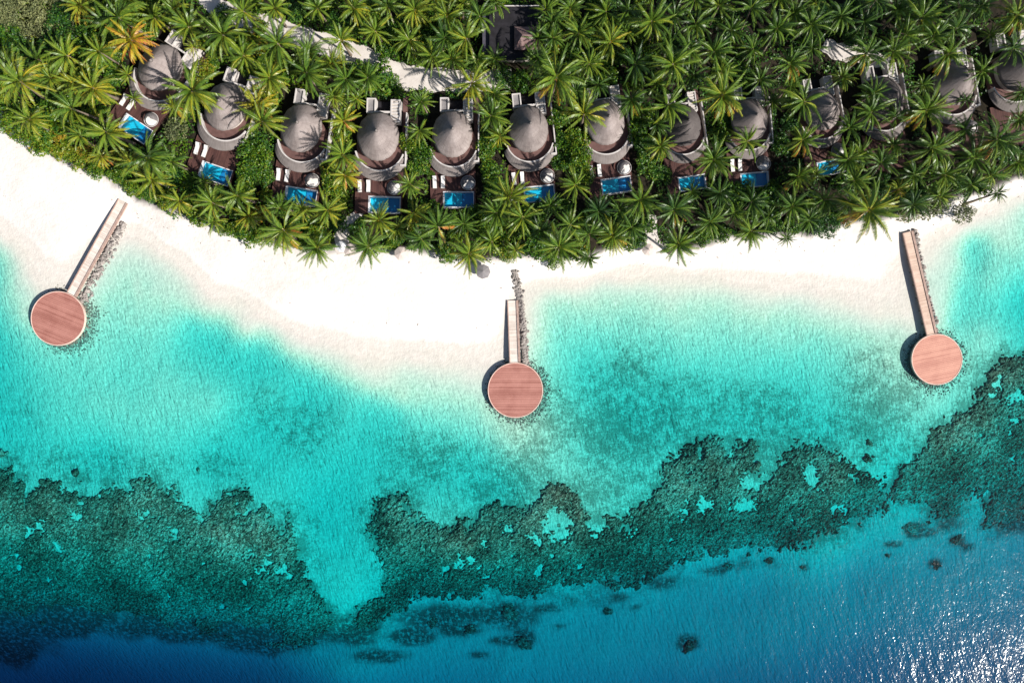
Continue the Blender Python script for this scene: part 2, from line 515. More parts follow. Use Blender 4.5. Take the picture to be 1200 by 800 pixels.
VILLAS = [  # roof centre, rotation (clockwise degrees), size, roof darkening, loungers, daybed, pool
    (187, 79, 34, 1.00, .0, 2, 1, 1), (264, 125, 19, 1.0, .10, 2, 0, 1), (353, 150, 9, 1.0, .0, 2, 1, 1), (443, 160, 1.5, 1.0, .05, 2, 1, 1), (530, 157, 0, .96, .0, 2, 1, 1),
    (619, 151, -6, .96, .2, 2, 1, 1), (709, 143, -8, .94, .0, 2, 1, 1), (801, 146, -8, .86, .75, 0, 0, 1), (879, 140, -5, .88, .3, 2, 1, 1), (964, 128, -11, .86, .12, 0, 1, 1),
    (1038, 116, -10, .92, .55, 0, 0, 0), (1120, 97, -10, .92, .25, 0, 1, 0), (1193, 80, -10, .98, .6, 0, 0, 0)]
GS = .8
gx = np.arange(-160, 160 + GS / 2, GS); gy = np.arange(-124, 108 + GS / 2, GS)
GX, GY = np.meshgrid(gx, gy)
D = depth_at(GX, GY)
GZ = -D
wob = fbm(GX / 9, GY / 9, 5, 4) - .5
GZ = GZ + wob * np.where(D > 0, .12 + .05 * np.clip(D, 0, 12), .12)
ripl = fbm(GX / 2.2 + 3, GY / 4.5, 8, 3) - .5
GZ += ripl * np.where(D > .4, .16, .03)
# the ground is dug out under the plunge pools
for (px, py, deg, s_, *_r) in VILLAS:
    vx, vy, _ = W(px, py, 5.4); rz = R(-deg)
    u = ((GX - vx) * cos(rz) + (GY - vy) * sin(rz)) / s_; v = (-(GX - vx) * sin(rz) + (GY - vy) * cos(rz)) / s_
    pit = (u > -3.2) & (u < 5.6) & (v > -17.4) & (v < -12.2)
    GZ = np.where(pit & (_r[-1] == 1), np.minimum(GZ, .5), GZ)
def ground_z(x, y):
    fx = min(max((x - gx[0]) / GS, 0), len(gx) - 1.001); fy = min(max((y - gy[0]) / GS, 0), len(gy) - 1.001)
    i, j = int(fx), int(fy); a, b = fx - i, fy - j
    return float((GZ[j, i] * (1 - a) + GZ[j, i + 1] * a) * (1 - b) + (GZ[j + 1, i] * (1 - a) + GZ[j + 1, i + 1] * a) * b)

veg_poly_map = [(-160, 60)] + [(-60, 80)] + VEG + [(1300, 170), (1420, 120), (1420, -160), (-160, -160)]
veg_poly = [W(x, y, 1.3)[:2] for x, y in veg_poly_map]
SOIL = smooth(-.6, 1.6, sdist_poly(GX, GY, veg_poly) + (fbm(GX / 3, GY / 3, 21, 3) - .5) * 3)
# beds of rubble and sea grass on the lagoon floor: (x, y, half width, half height, density)
RUB = [(740, 500, 120, 60, .75), (660, 510, 70, 50, .6), (880, 480, 90, 40, .7), (1020, 480, 55, 70, .8), (505, 535, 70, 35, .6), (610, 560, 80, 35, .75),
       (130, 545, 120, 24, .5), (350, 500, 90, 40, .4), (738, 435, 34, 50, .6), (930, 510, 60, 30, .6), (700, 580, 80, 40, .85), (20, 470, 40, 40, .35),
       (1060, 530, 40, 40, .5), (440, 510, 60, 30, .35), (800, 460, 60, 30, .5), (250, 545, 60, 20, .4), (900, 525, 50, 30, .7), (820, 510, 50, 30, .7), (560, 575, 40, 25, .6)]
RB = np.zeros_like(GX)
for (x, y, a, b, s) in RUB:
    wx, wy, _ = W(x, y, -2)
    q = ((GX - wx) / (a * GROUND_M)) ** 2 + ((GY - wy) / (b * GROUND_M)) ** 2
    RB = np.maximum(RB, s * np.exp(-q * 1.1))
RB = RB * (.55 + .9 * fbm(GX / 6, GY / 6, 33, 4)) + (fbm(GX / 12, GY / 12, 40, 3) - .62) * .5 * (D > .9)
RB = np.clip(RB, 0, 1)
REEF_A = [(-40, 556), (0, 552), (15, 548), (30, 560), (36, 578), (45, 570), (55, 556), (70, 560), (80, 577), (95, 565), (102, 573), (120, 580), (132, 568), (150, 572),
          (165, 560), (185, 562), (200, 575), (215, 588), (230, 592), (243, 600), (250, 585), (262, 578), (275, 575), (290, 568), (300, 580), (310, 590), (315, 610),
          (330, 620), (340, 605), (350, 620), (355, 650), (362, 680), (375, 700), (385, 720), (382, 750), (340, 764), (300, 760), (250, 752), (200, 747), (150, 738), (100, 732), (50, 732), (-40, 730)]
REEF_B = [(440, 600), (443, 588), (455, 580), (470, 578), (482, 585), (484, 600), (490, 610), (510, 614), (530, 612), (535, 604), (545, 605), (550, 612), (565, 598), (585, 590),
          (600, 592), (625, 590), (632, 578), (650, 568), (665, 570), (675, 585), (685, 598), (712, 600), (725, 612), (742, 605), (750, 588), (768, 572), (780, 560), (785, 545), (800, 525), (820, 518),
          (840, 512), (848, 530), (856, 532), (865, 515), (882, 515), (886, 545), (898, 555), (908, 545), (918, 530), (927, 520), (940, 522), (960, 522), (975, 530), (985, 540), (998, 548),
          (1012, 552), (1030, 560), (1036, 585), (1030, 600), (1010, 612), (985, 625), (960, 632), (930, 640), (900, 645), (860, 648), (840, 655), (810, 662), (780, 675), (740, 690),
          (690, 698), (640, 696), (600, 702), (560, 698), (520, 700), (480, 706), (430, 740), (400, 742), (430, 715), (452, 700), (450, 680), (447, 650), (437, 630)]
REEF_C = [(1040, 580), (1045, 570), (1060, 545), (1075, 525), (1085, 510), (1090, 498), (1110, 490), (1120, 480), (1130, 465), (1142, 450), (1150, 430), (1165, 420),
          (1185, 415), (1250, 400), (1260, 640), (1200, 622), (1165, 612), (1158, 580), (1140, 572), (1132, 600), (1115, 612), (1095, 606), (1085, 592), (1070, 582), (1050, 588)]
HOLES = [(207, 622, 8, 7), (315, 660, 9, 12), (90, 605, 6, 6), (50, 617, 5, 5), (175, 603, 6, 5), (297, 648, 5, 4), (70, 640, 5, 4),
         (652, 612, 17, 20), (700, 614, 13, 14), (627, 628, 6, 5), (736, 618, 9, 7), (878, 562, 12, 9), (876, 592, 11, 6), (825, 590, 8, 8), (950, 554, 8, 10), (592, 618, 5, 4),
         (1188, 464, 14, 6), (800, 600, 6, 6)]
for rp_ in (REEF_A, REEF_B, REEF_C):
    sd_ = sdist_poly(GX, GY, [W(x, y, -3.0)[:2] for x, y in rp_])
    fr_n = fbm(GX / 4, GY / 4, 77, 4)
    RB = np.maximum(RB, .95 * np.exp(-np.clip(-sd_, 0, 99) / (1.2 + 3.5 * fr_n)) * (sd_ < 3) * smooth(.25, .6, fr_n))

SLOPE = [(60, 728, 150, 36, 1.), (200, 735, 110, 32, 1.), (310, 752, 80, 30, .8), (410, 735, 60, 40, .65), (-60, 760, 120, 60, .9), (520, 722, 80, 22, .7), (600, 722, 50, 24, .7), (690, 706, 70, 18, .6),
         (785, 682, 60, 16, .5), (870, 660, 60, 14, .5), (1190, 600, 50, 40, .9), (1110, 612, 30, 16, .6),
         (540, 738, 34, 14, .8), (575, 722, 26, 12, .8), (640, 712, 30, 10, .75), (480, 745, 40, 16, .75), (590, 752, 24, 9, .7), (615, 742, 18, 8, .7), (655, 735, 16, 7, .7), (720, 700, 26, 9, .75),
         (745, 712, 14, 6, .7), (440, 770, 50, 14, .7), (560, 770, 20, 8, .6), (1080, 622, 22, 8, .7), (1045, 636, 16, 7, .65), (1130, 640, 20, 9, .65), (905, 662, 20, 6, .7), (835, 668, 24, 7, .7)]
HEADS = [(2, 531, 8, 'dark coral head at the left edge, just shoreward of the left reef'),
         (89, 554, 7, 'small round dark coral head on sand above the left reef'),
         (233, 550, 4, 'tiny faint coral head in the turquoise lagoon above the left reef'),
         (886, 546, 8, 'dark coral head beside a sandy pocket of the middle reef'),
         (1019, 519, 5, 'smaller upper one of two dark coral heads between middle and right reefs'),
         (1017, 537, 7, 'larger lower one of two dark coral heads between middle and right reefs'),
         (655, 615, 3, 'tiny coral head inside the largest sandy pocket of the middle reef'),
         (1068, 618, 11, 'largest deep coral head on blue sand just below the right reef'),
         (1121, 632, 9, 'coral head in blue water straight below the right reef lobe'),
         (1097, 661, 7, 'small coral head in deep blue water, lowest below the right reef'),
         (902, 656, 7, 'dark coral head on the blue slope right below the middle reef'),
         (940, 664, 4, 'tiny coral head on the blue slope left of the glittering water'),
         (853, 662, 6, 'flat coral head on the pale blue slope below the middle reef'),
         (808, 756, 11, 'dark lone coral head deep down near the bottom edge'),
         (614, 752, 12, 'wide dark coral head deep below the middle reef'),
         (551, 736, 8, 'dark coral head deep below the left half of the middle reef'),
         (597, 716, 14, 'broad coral head close under the lower fringe of the middle reef'),
         (712, 716, 7, 'coral head in blue water below the sandy notch of the middle reef'),
         (508, 728, 8, 'coral head on the slope at the lower left of the middle reef'),
         (1040, 650, 4, 'little coral head left of the largest deep coral head')]
SLOPE += [(x, y, r * 1.7, r * 1.3, .78) for x, y, r, lab in HEADS if y > 600]
SL = np.zeros_like(GX)
for (x, y, a, b, s) in SLOPE:
    wx, wy, _ = W(x, y, -7)
    q = ((GX - wx) / (a * .208)) ** 2 + ((GY - wy) / (b * .208)) ** 2
    SL = np.maximum(SL, s * np.exp(-q))
SL = smooth(.30, .62, SL * (.45 + 1.1 * fbm(GX / 6, GY / 6, 91, 5)))
def ground_material():
    t = NT('sand_ground'); p = t.pos()
    sep = t.n('ShaderNodeSeparateXYZ'); t.l(p, sep.inputs[0]); z = sep.outputs[2]
    n1 = t.noise(p, .05, 5); n2 = t.noise(p, .6, 4)
    dry = t.ramp(t.math('ADD', t.math('MULTIPLY', n1, .6), t.math('MULTIPLY', n2, .4)), [(.34, (.64, .59, .545)), (.66, (.77, .735, .705))])
    wet = t.ramp(n2, [(.3, (.58, .54, .49)), (.7, (.65, .61, .56))])
    zz = t.math('ADD', z, t.math('MULTIPLY', t.math('SUBTRACT', n1, .5), .35))
    c = t.mix(t.rng_(zz, .17, .09), dry, wet)
    sub = t.ramp(t.noise(p, 1.7, 4, .65), [(.30, (.42, .45, .345)), (.70, (.76, .77, .60))])
    c = t.mix(t.rng_(zz, .02, -.5), c, sub)
    # rubble and sea grass: speckle that follows the beds
    rb = t.attr('rubble')
    sp = t.math('ADD', t.math('MULTIPLY', t.noise(p, 1.9, 3, .75), .58), t.math('MULTIPLY', t.noise(p, .45, 3, .6), .45))
    f = t.rng_(t.math('ADD', sp, t.math('MULTIPLY', rb, .19)), .53, .68, 0, .72)
    f = t.math('MULTIPLY', f, t.rng_(rb, .02, .28))
    c = t.mix(f, c, (.12, .145, .10))
    deep = t.rng_(z, -5.0, -11.0)
    c = t.mix(deep, c, (.40, .45, .44))
    cov = t.math('MULTIPLY', t.attr('slope'), t.rng_(t.noise(p, 1.1, 4, .7), .30, .52))
    c = t.mix(t.math('MULTIPLY', cov, .92), c, (.045, .058, .045))
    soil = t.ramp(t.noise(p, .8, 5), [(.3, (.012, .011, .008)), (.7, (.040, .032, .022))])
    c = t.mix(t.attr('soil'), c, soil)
    # wind and tide ripples, foot-trodden sand
    rv = t.mapping(t.mapping(p, (1, 1, 1), (0, 0, R(-18))), (1.0, .28, 1))
    rip = t.math('SUBTRACT', 1.0, t.math('ABSOLUTE', t.math('SUBTRACT', t.math('MULTIPLY', t.noise(rv, .95, 2, .5), 2.0), 1.0)))
    rip = t.math('ADD', rip, t.math('MULTIPLY', t.noise(rv, 2.6, 2, .5), .35))
    hb = t.math('ADD', t.math('MULTIPLY', rip, t.rng_(z, .05, -.9, .06, 1.0)), t.math('MULTIPLY', t.noise(p, 1.1, 4, .65), .42))
    return t.done(t.princ(c, .95, .08, t.bump(hb, 1.0, .33)))
M['ground'] = ground_material()

ny_, nx_ = GX.shape
idx = np.arange(nx_ * ny_).reshape(ny_, nx_)
quads = np.stack([idx[:-1, :-1], idx[:-1, 1:], idx[1:, 1:], idx[1:, :-1]], -1).reshape(-1, 4)
vv = np.stack([GX, GY, GZ], -1).reshape(-1, 3)
# outer apron of the same sheet, out to the horizon
def apron(vv, quads):
    b = np.concatenate([idx[0, :], idx[1:, -1], idx[-1, -2::-1], idx[-2:0:-1, 0]])
    o = vv[b].copy(); c = np.array([0, -8.0])
    o[:, :2] = c + (o[:, :2] - c) * 16
    o[:, 2] = np.where(o[:, 2] < 0, -30, o[:, 2])
    k = len(vv); m_ = len(b)
    nb = k + np.arange(m_)
    q = np.stack([b, np.roll(nb, 0), np.roll(nb, -1), np.roll(b, -1)], -1)
    return np.vstack([vv, o]), np.vstack([quads, q]), m_, b
vv2, quads2, extra, bidx = apron(vv, quads)
me = mesh_np('ground', vv2, quads2, M['ground'], True)
vattr(me, 'rubble', np.concatenate([RB.ravel(), np.zeros(extra)]))
vattr(me, 'slope', np.concatenate([SL.ravel(), np.zeros(extra)]))
vattr(me, 'soil', np.concatenate([SOIL.ravel(), SOIL.ravel()[bidx]]))
tag(link('ground', me), kind='structure')

b = MB(); b.box(-2400, 2400, -1900, 1900, -60, 0)
tag(b.build('sea', M['sea']), kind='structure')

# ------------------------------------------------------------------ reef
def scl(poly, z): return [W(x, y, z)[:2] for x, y in poly]
def reef_object(name, poly, seed, label_kind):
    RS = .42
    P_ = np.array(scl(poly, -3.2))
    x0, y0 = P_.min(0) - 6; x1, y1 = P_.max(0) + 6
    X, Y = np.meshgrid(np.arange(x0, x1, RS), np.arange(y0, y1, RS))
    sd = sdist_poly(X, Y, P_)
    dz = depth_at(X, Y)
    lump = fbm(X / 5, Y / 5, seed, 4) - .5
    rag = fbm(X / 1.1, Y / 1.1, seed + 3, 3) - .5
    sd = sd + lump * (5.5 + 2.4 * np.clip(dz - 4, 0, 6)) + rag * 3.6
    sd = sd - smooth(5.0, 8.5, dz) * 3.0
    for (hx, hy, a, bb) in HOLES:
        wx, wy, _ = W(hx, hy, -3.2)
        q = np.sqrt(((X - wx) / (a * GROUND_M)) ** 2 + ((Y - wy) / (bb * GROUND_M)) ** 2)
        sd = np.minimum(sd, (q - 1) * min(a, bb) * GROUND_M + lump * 2.5 + rag * 3)
    # pale sandy pockets all through the reef
    pk = fbm(X / 3.2 + 9, Y / 3.2, seed + 50, 3)
    sd = np.minimum(sd, (.775 - pk) * 14 + rag * 3)
    sd = sd + (rng.random(X.shape) - .5) * 2.6 * np.exp(-np.abs(sd) / 1.6)
    m = sd > 0
    heads = np.abs(fbm(X / 1.3, Y / 1.3, seed + 9, 2) - .5) * 2
    Z = -dz + np.clip(sd * .22, -.25, .2) + .40 * smooth(1, 9, sd) * smooth(7, 3.5, dz) + (.5 * (1 - heads) - .25) * np.clip(sd * .4, 0, 1) + rng.random(X.shape) * .26 * m
    Xj = X + (rng.random(X.shape) - .5) * RS * .7; Yj = Y + (rng.random(X.shape) - .5) * RS * .7
    h, w = X.shape
    ii = np.arange(h * w).reshape(h, w)
    keep = m[:-1, :-1] | m[1:, :-1] | m[:-1, 1:] | m[1:, 1:]
    q = np.stack([ii[:-1, :-1], ii[:-1, 1:], ii[1:, 1:], ii[1:, :-1]], -1)[keep]
    used = np.unique(q)
    rm = np.full(h * w, -1); rm[used] = np.arange(len(used))
    V = np.stack([Xj, Yj, Z], -1).reshape(-1, 3)[used]
    me = mesh_np(name, V, rm[q], M['coral'], False)
    return tag(link(name, me), kind='stuff')

def coral_mat():
    t = NT('living_coral'); p = t.pos()
    n1 = t.noise(p, .10, 4); n2 = t.noise(p, 1.6, 3, .75); n3 = t.noise(p, 3.6, 2)
    f = t.math('ADD', t.math('MULTIPLY', n2, .65), t.math('ADD', t.math('MULTIPLY', n1, .45), t.math('MULTIPLY', n3, .55)))
    c = t.ramp(f, [(.65, (.015, .014, .010)), (.77, (.085, .062, .040)), (.88, (.23, .185, .13)), (1.0, (.52, .47, .36))])
    return t.done(t.princ(c, .9, .1, t.bump(n3, .6, .18)))
M['coral'] = coral_mat()
reef_object('coral_reef', REEF_A, 101, '')
reef_object('coral_reef', REEF_B, 202, '')
reef_object('coral_reef', REEF_C, 303, '')

# isolated coral heads: (x, y, radius in map units, words)
def rock_mesh(name, seed, mat, flat=.55, subdiv=3):
    import bmesh
    bm = bmesh.new(); bmesh.ops.create_icosphere(bm, subdivisions=subdiv, radius=1.0)
    for v in bm.verts:
        q = v.co.copy()
        k = 1 + .45 * (vnoise(q.x * 2.1 + 7 * seed, q.y * 2.1 + q.z * 1.7, seed) - .5) + .5 * (vnoise(q.x * 5 + 3, q.y * 5 + q.z * 4, seed + 4) - .5)
        v.co = q * float(k); v.co.z *= flat
    me = bpy.data.meshes.new(name); bm.to_mesh(me); bm.free(); me.materials.append(mat)
    return me
def head_mesh(seed):
    """a knobbly clump of coral lumps grown into one another"""
    g = np.random.default_rng(seed); V = []; F = []; o = 0
    for k in range(34):
        me_ = rock_mesh('lump', seed * 3 + k % 5, M['coral'], .7, 2)
        co = np.array([v.co[:] for v in me_.vertices]); fc = np.array([p.vertices[:] for p in me_.polygons]); bpy.data.meshes.remove(me_)
        q = min(abs(g.normal()) * .40, .9); a = g.random() * 6.28; rr = (.13 + .25 * g.random()) * (1.2 - .5 * min(q, 1))
        V.append(co * rr + (q * cos(a), q * sin(a) * (.7 + .3 * g.random()), .30 * max(0, 1 - q * q))); F.append(fc + o); o += len(co)
    return mesh_np('coral_head', np.vstack(V), np.vstack(F), M['coral'])
for i, (x, y, r, lab) in enumerate(HEADS):
    d = 3.0
    for _ in range(4):
        wx, wy, _z = W(x, y, -d); d = -ground_z(wx, wy)
    o = link('coral_head', head_mesh(60 + i), None, (wx, wy, -d + r * .01))
    o.scale = (r * .21, r * .17, r * (.07 if y > 600 else .13)); o.rotation_euler = (0, 0, i * 1.3)
    tag(o, lab, 'coral', 'lone coral heads on the lagoon floor')

# ------------------------------------------------------------------ villas
ORD = ['first', 'second', 'third', 'fourth', 'fifth', 'sixth', 'seventh', 'eighth', 'ninth', 'tenth', 'eleventh', 'twelfth', 'thirteenth', 'fourteenth', 'fifteenth', 'sixteenth',
       'seventeenth', 'eighteenth', 'nineteenth', 'twentieth', 'twenty-first', 'twenty-second', 'twenty-third', 'twenty-fourth', 'twenty-fifth', 'twenty-sixth', 'twenty-seventh', 'twenty-eighth', 'twenty-ninth', 'thirtieth']
VZ = 1.85                            # floor level of the villas

def elliptic_roof(mb, sx, sy, apex, z_e, z_a, n=72, rows=12, seed=0, sag=.04):
    """thatched cone on an oval eave, its apex off centre; slightly bellied"""
    vs = []; fs = []
    for i in range(rows + 1):
        t = i / rows                   # 0 at apex
        for k in range(n):
            a = 2 * pi * k / n
            ex, ey = sx * cos(a), sy * sin(a)
            jit = 1 + .030 * (fbm(np.array(cos(a) * 9 + seed), np.array(sin(a) * 9 + t * 3), seed, 2) - .5) * (2 if i == rows else 1)
            x = apex[0] * (1 - t) + ex * t * jit; y = apex[1] * (1 - t) + ey * t * jit
            z = z_a + (z_e - z_a) * (t ** 1.03) + sag * sin(pi * t)
            z += .06 * (vnoise(np.array(x * 2.5 + seed * 3), np.array(y * 2.5), seed) - .5)
            vs.append((x, y, float(z)))
    for i in range(rows):
        for k in range(n):
            fs.append((i * n + k, (i + 1) * n + k, (i + 1) * n + (k + 1) % n, i * n + (k + 1) % n))
    base = len(vs)
    for (kk, dz) in ((.975, -.32), (.80, .35)):
        for k in range(n):
            a = 2 * pi * k / n
            vs.append((sx * cos(a) * kk, sy * sin(a) * kk, z_e + dz))
    for q in range(2):
        i0 = rows * n if q == 0 else base; i1 = base + q * n
        for k in range(n):
            fs.append((i0 + k, i1 + k, i1 + (k + 1) % n, i0 + (k + 1) % n))
    fs.append(tuple(range(n - 1, -1, -1)))
    mb.add(vs, fs)

def arc_pts(c, r, a0, a1, m):
    return [(c[0] + r * cos(a0 + (a1 - a0) * i / (m - 1)), c[1] + r * sin(a0 + (a1 - a0) * i / (m - 1))) for i in range(m)]

def villa_meshes(seed):
    ms = {}
    mb = MB(); elliptic_roof(mb, 4.75, 5.55, (.45, .0), 3.5, 8.3, seed=seed); ms['roof'] = mb.mesh('thatched_roof', M['thatch'], True)
    mb = MB(); mb.tube_v(.45, .0, [(.40, 7.95), (.32, 8.25), (.10, 8.55)], 16); ms['cap'] = mb.mesh('roof_cap', M['thatch_pale'], True)
    mb = MB(); mb.tube_v(0, 0, [(3.9, 0), (3.9, 3.9)], 40, True, 1, 1.18); ms['wall'] = mb.mesh('round_wall', M['cream'])
    # terrace inside the curved wall
    c = (.2, -1.8)
    mb = MB(); mb.tube_v(c[0], c[1], [(5.5, 0), (5.5, 1.15)], 56); ms['terrace'] = mb.mesh('terrace_floor', M['terrace'])
    mb = MB()
    secs = []
    for (x, y) in arc_pts((0, 0), 1, R(193), R(342), 40):
        secs.append([(c[0] + x * 5.50, c[1] + y * 5.50, .2), (c[0] + x * 5.80, c[1] + y * 5.80, .2), (c[0] + x * 5.80, c[1] + y * 5.80, 2.35), (c[0] + x * 5.50, c[1] + y * 5.50, 2.35)])
    mb.arc_strip(secs); ms['parapet'] = mb.mesh('curved_parapet', M['plaster'])
    mb = MB(); secs = []
    m_ = 44
    for i in range(m_):
        a = R(200) + R(134) * i / (m_ - 1)
        d = (cos(a), sin(a)); t = i / (m_ - 1)
        wdt = 2.0 * (sin(pi * (.12 + .80 * t))) ** .8
        r0, r1 = 5.82, 5.82 + wdt
        secs.append([(c[0] + d[0] * r0, c[1] + d[1] * r0, 2.0), (c[0] + d[0] * r1, c[1] + d[1] * r1, 1.25), (c[0] + d[0] * r1, c[1] + d[1] * r1, 1.45),
                     (c[0] + d[0] * (r0 + wdt * .5), c[1] + d[1] * (r0 + wdt * .5), 1.98), (c[0] + d[0] * r0, c[1] + d[1] * r0, 2.3)])
    mb.arc_strip(secs); ms['crescent'] = mb.mesh('crescent_roof', M['thatch_pale'])
    # white wall down the right side, joining the curved wall
    mb = MB(); mb.box(6.0, 6.28, -6.2, 6.0, 0, 2.3); mb.box(4.9, 6.0, -6.2, -5.85, 0, 2.3); ms['side_wall'] = mb.mesh('side_wall', M['plaster'])
    mb = MB(); mb.box(4.95, 6.0, -5.4, 10.0, .02, .35); ms['walk'] = mb.mesh('side_walk', M['terrace'])
    # two bathroom wings behind, joined by a wall
    def wing(x0, x1, y0, y1):
        f = MB(); w = .28; z = 2.6
        f.box(x0, x1, y0, y0 + w, 0, z); f.box(x0, x1, y1 - w, y1, 0, z); f.box(x0, x0 + w, y0 + w, y1 - w, 0, z); f.box(x1 - w, x1, y0 + w, y1 - w, 0, z)
        r = MB(); r.box(x0 + w, x1 - w, y0 + w, y1 - w, 1.6, 2.25)
        return f, r
    f, r = wing(-3.0, -.9, 5.6, 9.0); ms['wing_l'] = f.mesh('wing', M['plaster']); ms['wing_l_roof'] = r.mesh('wing_roof', M['wing_roof'])
    f, r = wing(2.5, 4.75, 3.6, 8.8); ms['wing_r'] = f.mesh('wing', M['plaster']); ms['wing_r_roof'] = r.mesh('wing_roof', M['cream'])
    sl = MB()
    for k in range(6): sl.box(2.80, 4.45, 4.2 + k * .72, 4.55 + k * .72, 2.26, 2.42)
    ms['slats'] = sl.mesh('slat_screen', M['plaster'])
    mb = MB(); mb.box(-.898, 2.498, 5.75, 6.15, 0, 2.5); ms['link_wall'] = mb.mesh('courtyard_wall', M['plaster'])
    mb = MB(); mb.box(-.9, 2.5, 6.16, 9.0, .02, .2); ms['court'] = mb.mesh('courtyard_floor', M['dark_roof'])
    return ms

VM = villa_meshes(3)
DECK = (-5.6, 5.3, -16.9, -7.2)
POOL = (-2.5, 4.95, -16.75, -12.85)
def deck_mesh():
    mb = MB(); x0, x1, y0, y1 = DECK; px0, px1, py0, py1 = POOL
    z0, z1 = -.2, .32
    mb.box(x0, px0, y0, y1, z0, z1); mb.box(px0, x1, py1, y1, z0, z1); mb.box(px1, x1, y0, py1, z0, z1)
    return mb.mesh('deck_boards', M['deck_wood'])
def deck_nopool():
    mb = MB(); x0, x1, y0, y1 = DECK; mb.box(x0, x1, y0, y1, -.2, .32); return mb.mesh('deck_boards', M['deck_wood'])
def pool_meshes():
    px0, px1, py0, py1 = POOL; o = {}
    g = .005
    xm = px0 + (px1 - px0) * .60
    mb = MB(); mb.box(px0 + .3, xm, py0 + .2, py1 - .2, -1.0, -.75); o['basin'] = mb.mesh('basin', M['pool_tile'])
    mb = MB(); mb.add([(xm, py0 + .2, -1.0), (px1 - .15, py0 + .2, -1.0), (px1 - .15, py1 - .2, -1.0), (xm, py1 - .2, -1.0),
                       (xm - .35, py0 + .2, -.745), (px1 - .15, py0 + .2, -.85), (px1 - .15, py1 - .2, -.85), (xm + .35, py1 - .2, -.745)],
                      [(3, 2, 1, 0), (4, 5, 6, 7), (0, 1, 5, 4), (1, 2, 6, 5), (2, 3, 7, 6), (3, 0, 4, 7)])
    o['deep'] = mb.mesh('shaded_end', M['pool_shade'])  # almost level with the basin; skewed edge drawn as a shadow edge
    mb = MB()
    mb.box(px0 + g, px0 + .3, py0 + g, py1 - g, -1, .36); mb.box(px0 + .3, px1 - g, py1 - .2, py1 - g, -1, .36)
    mb.box(px0 + .3, px1 - g, py0 + g, py0 + .2, -1, .36); mb.box(px1 - .15, px1 - g, py0 + .2, py1 - .2, -1, .30)
    o['coping'] = mb.mesh('coping', M['coping'])
    mb = MB(); mb.add([(px0 + .3, py0 + .2, .22), (px1 - .15, py0 + .2, .22), (px1 - .15, py1 - .2, .22), (px0 + .3, py1 - .2, .22)], [(0, 1, 2, 3)])
    o['water'] = mb.mesh('pool_surface', M['pool_water'])
    return o
PM = pool_meshes(); DM = deck_mesh(); DN = deck_nopool()

def lounger_meshes():
    o = {}
    mb = MB(); mb.box(-.42, .42, -1.25, -1.17, .2, .3); mb.box(-.42, .42, 1.17, 1.25, .2, .3); mb.box(-.42, -.36, -1.17, 1.17, .2, .3); mb.box(.36, .42, -1.17, 1.17, .2, .3)
    for sx in (-.38, .38):
        for sy in (-1.1, 1.1): mb.tube([(sx, sy, 0), (sx, sy, .2)], .035, 6)
    o['frame'] = mb.mesh('frame', M['lounge_frame'])
    mb = MB(); mb.box(-.36, .36, -1.2, .35, .3, .42); o['seat'] = mb.mesh('seat_cushion', M['cushion'])
    mb = MB(); mb.add([(-.36, .37, .3), (.36, .37, .3), (.36, 1.2, .75), (-.36, 1.2, .75), (-.36, .37, .43), (.36, .37, .43), (.36, 1.12, .85), (-.36, 1.12, .85)],
                      [(3, 2, 1, 0), (4, 5, 6, 7), (0, 1, 5, 4), (1, 2, 6, 5), (2, 3, 7, 6), (3, 0, 4, 7)])
    o['back'] = mb.mesh('backrest', M['cushion'])
    return o
LM = lounger_meshes()
def daybed_meshes():
    o = {}
    mb = MB(); mb.tube_v(0, 0, [(1.35, 0), (1.5, .4), (1.45, .45)], 32); o['base'] = mb.mesh('base', M['wicker'])
    mb = MB(); mb.tube_v(0, 0, [(1.36, .452), (1.34, .62), (1.2, .66)], 32); o['cushion'] = mb.mesh('cushion', M['cushion'])
    mb = MB()
    mb.tube([(1.62 * cos(a), 1.62 * sin(a), .75) for a in np.linspace(0, 2 * pi, 37)], .07, 6, False); o['ring'] = mb.mesh('ring_frame', M['plaster'])
    mb = MB(); vs = []; fs = []; n_, m_ = 18, 8
    for i in range(m_ + 1):
        e = R(78) * i / m_
        for k in range(n_ + 1):
            a = R(20) + R(200) * k / n_
            r = 1.55 * cos(e)
            vs.append((r * cos(a), r * sin(a), .78 + 1.25 * sin(e)))
    for i in range(m_):
        for k in range(n_): fs.append((i * (n_ + 1) + k, i * (n_ + 1) + k + 1, (i + 1) * (n_ + 1) + k + 1, (i + 1) * (n_ + 1) + k))
    mb.add(vs, fs); o['hood'] = mb.mesh('hood', M['wicker'], True)
    return o
DB = daybed_meshes()

villa_frames = []
def local(vf, u, v):
    x, y, rz, s = vf
    return (x + s * (u * cos(rz) - v * sin(rz)), y + s * (u * sin(rz) + v * cos(rz)))
VLOOK = ['leftmost round villa, grey thatched roof turned askew, beside the golden palm',
         'second round thatched villa from the left, tilted, its roof smooth grey',
         'third round thatched villa from the left, roof clear of palm fronds',
         'fourth round thatched villa from the left, below the sandy path',
         'fifth round thatched villa from the left, palm shadows across its roof',
         'sixth round thatched villa from the left, oval roof under the dark building',
         'seventh round thatched villa from the left, bright palm overhanging its left side',
         'eighth villa from the left, small dark thatch roof half hidden by palms',
         'ninth villa from the left, streaked grey thatch roof among palms',
         'tenth villa from the left, narrow grey roof half under a palm',
         'eleventh villa from the left, dark mottled thatch roof in shade',
         'twelfth villa from the left, clear rounded grey roof near the right edge',
         'rightmost villa, dark thatch roof cut off by the right edge']
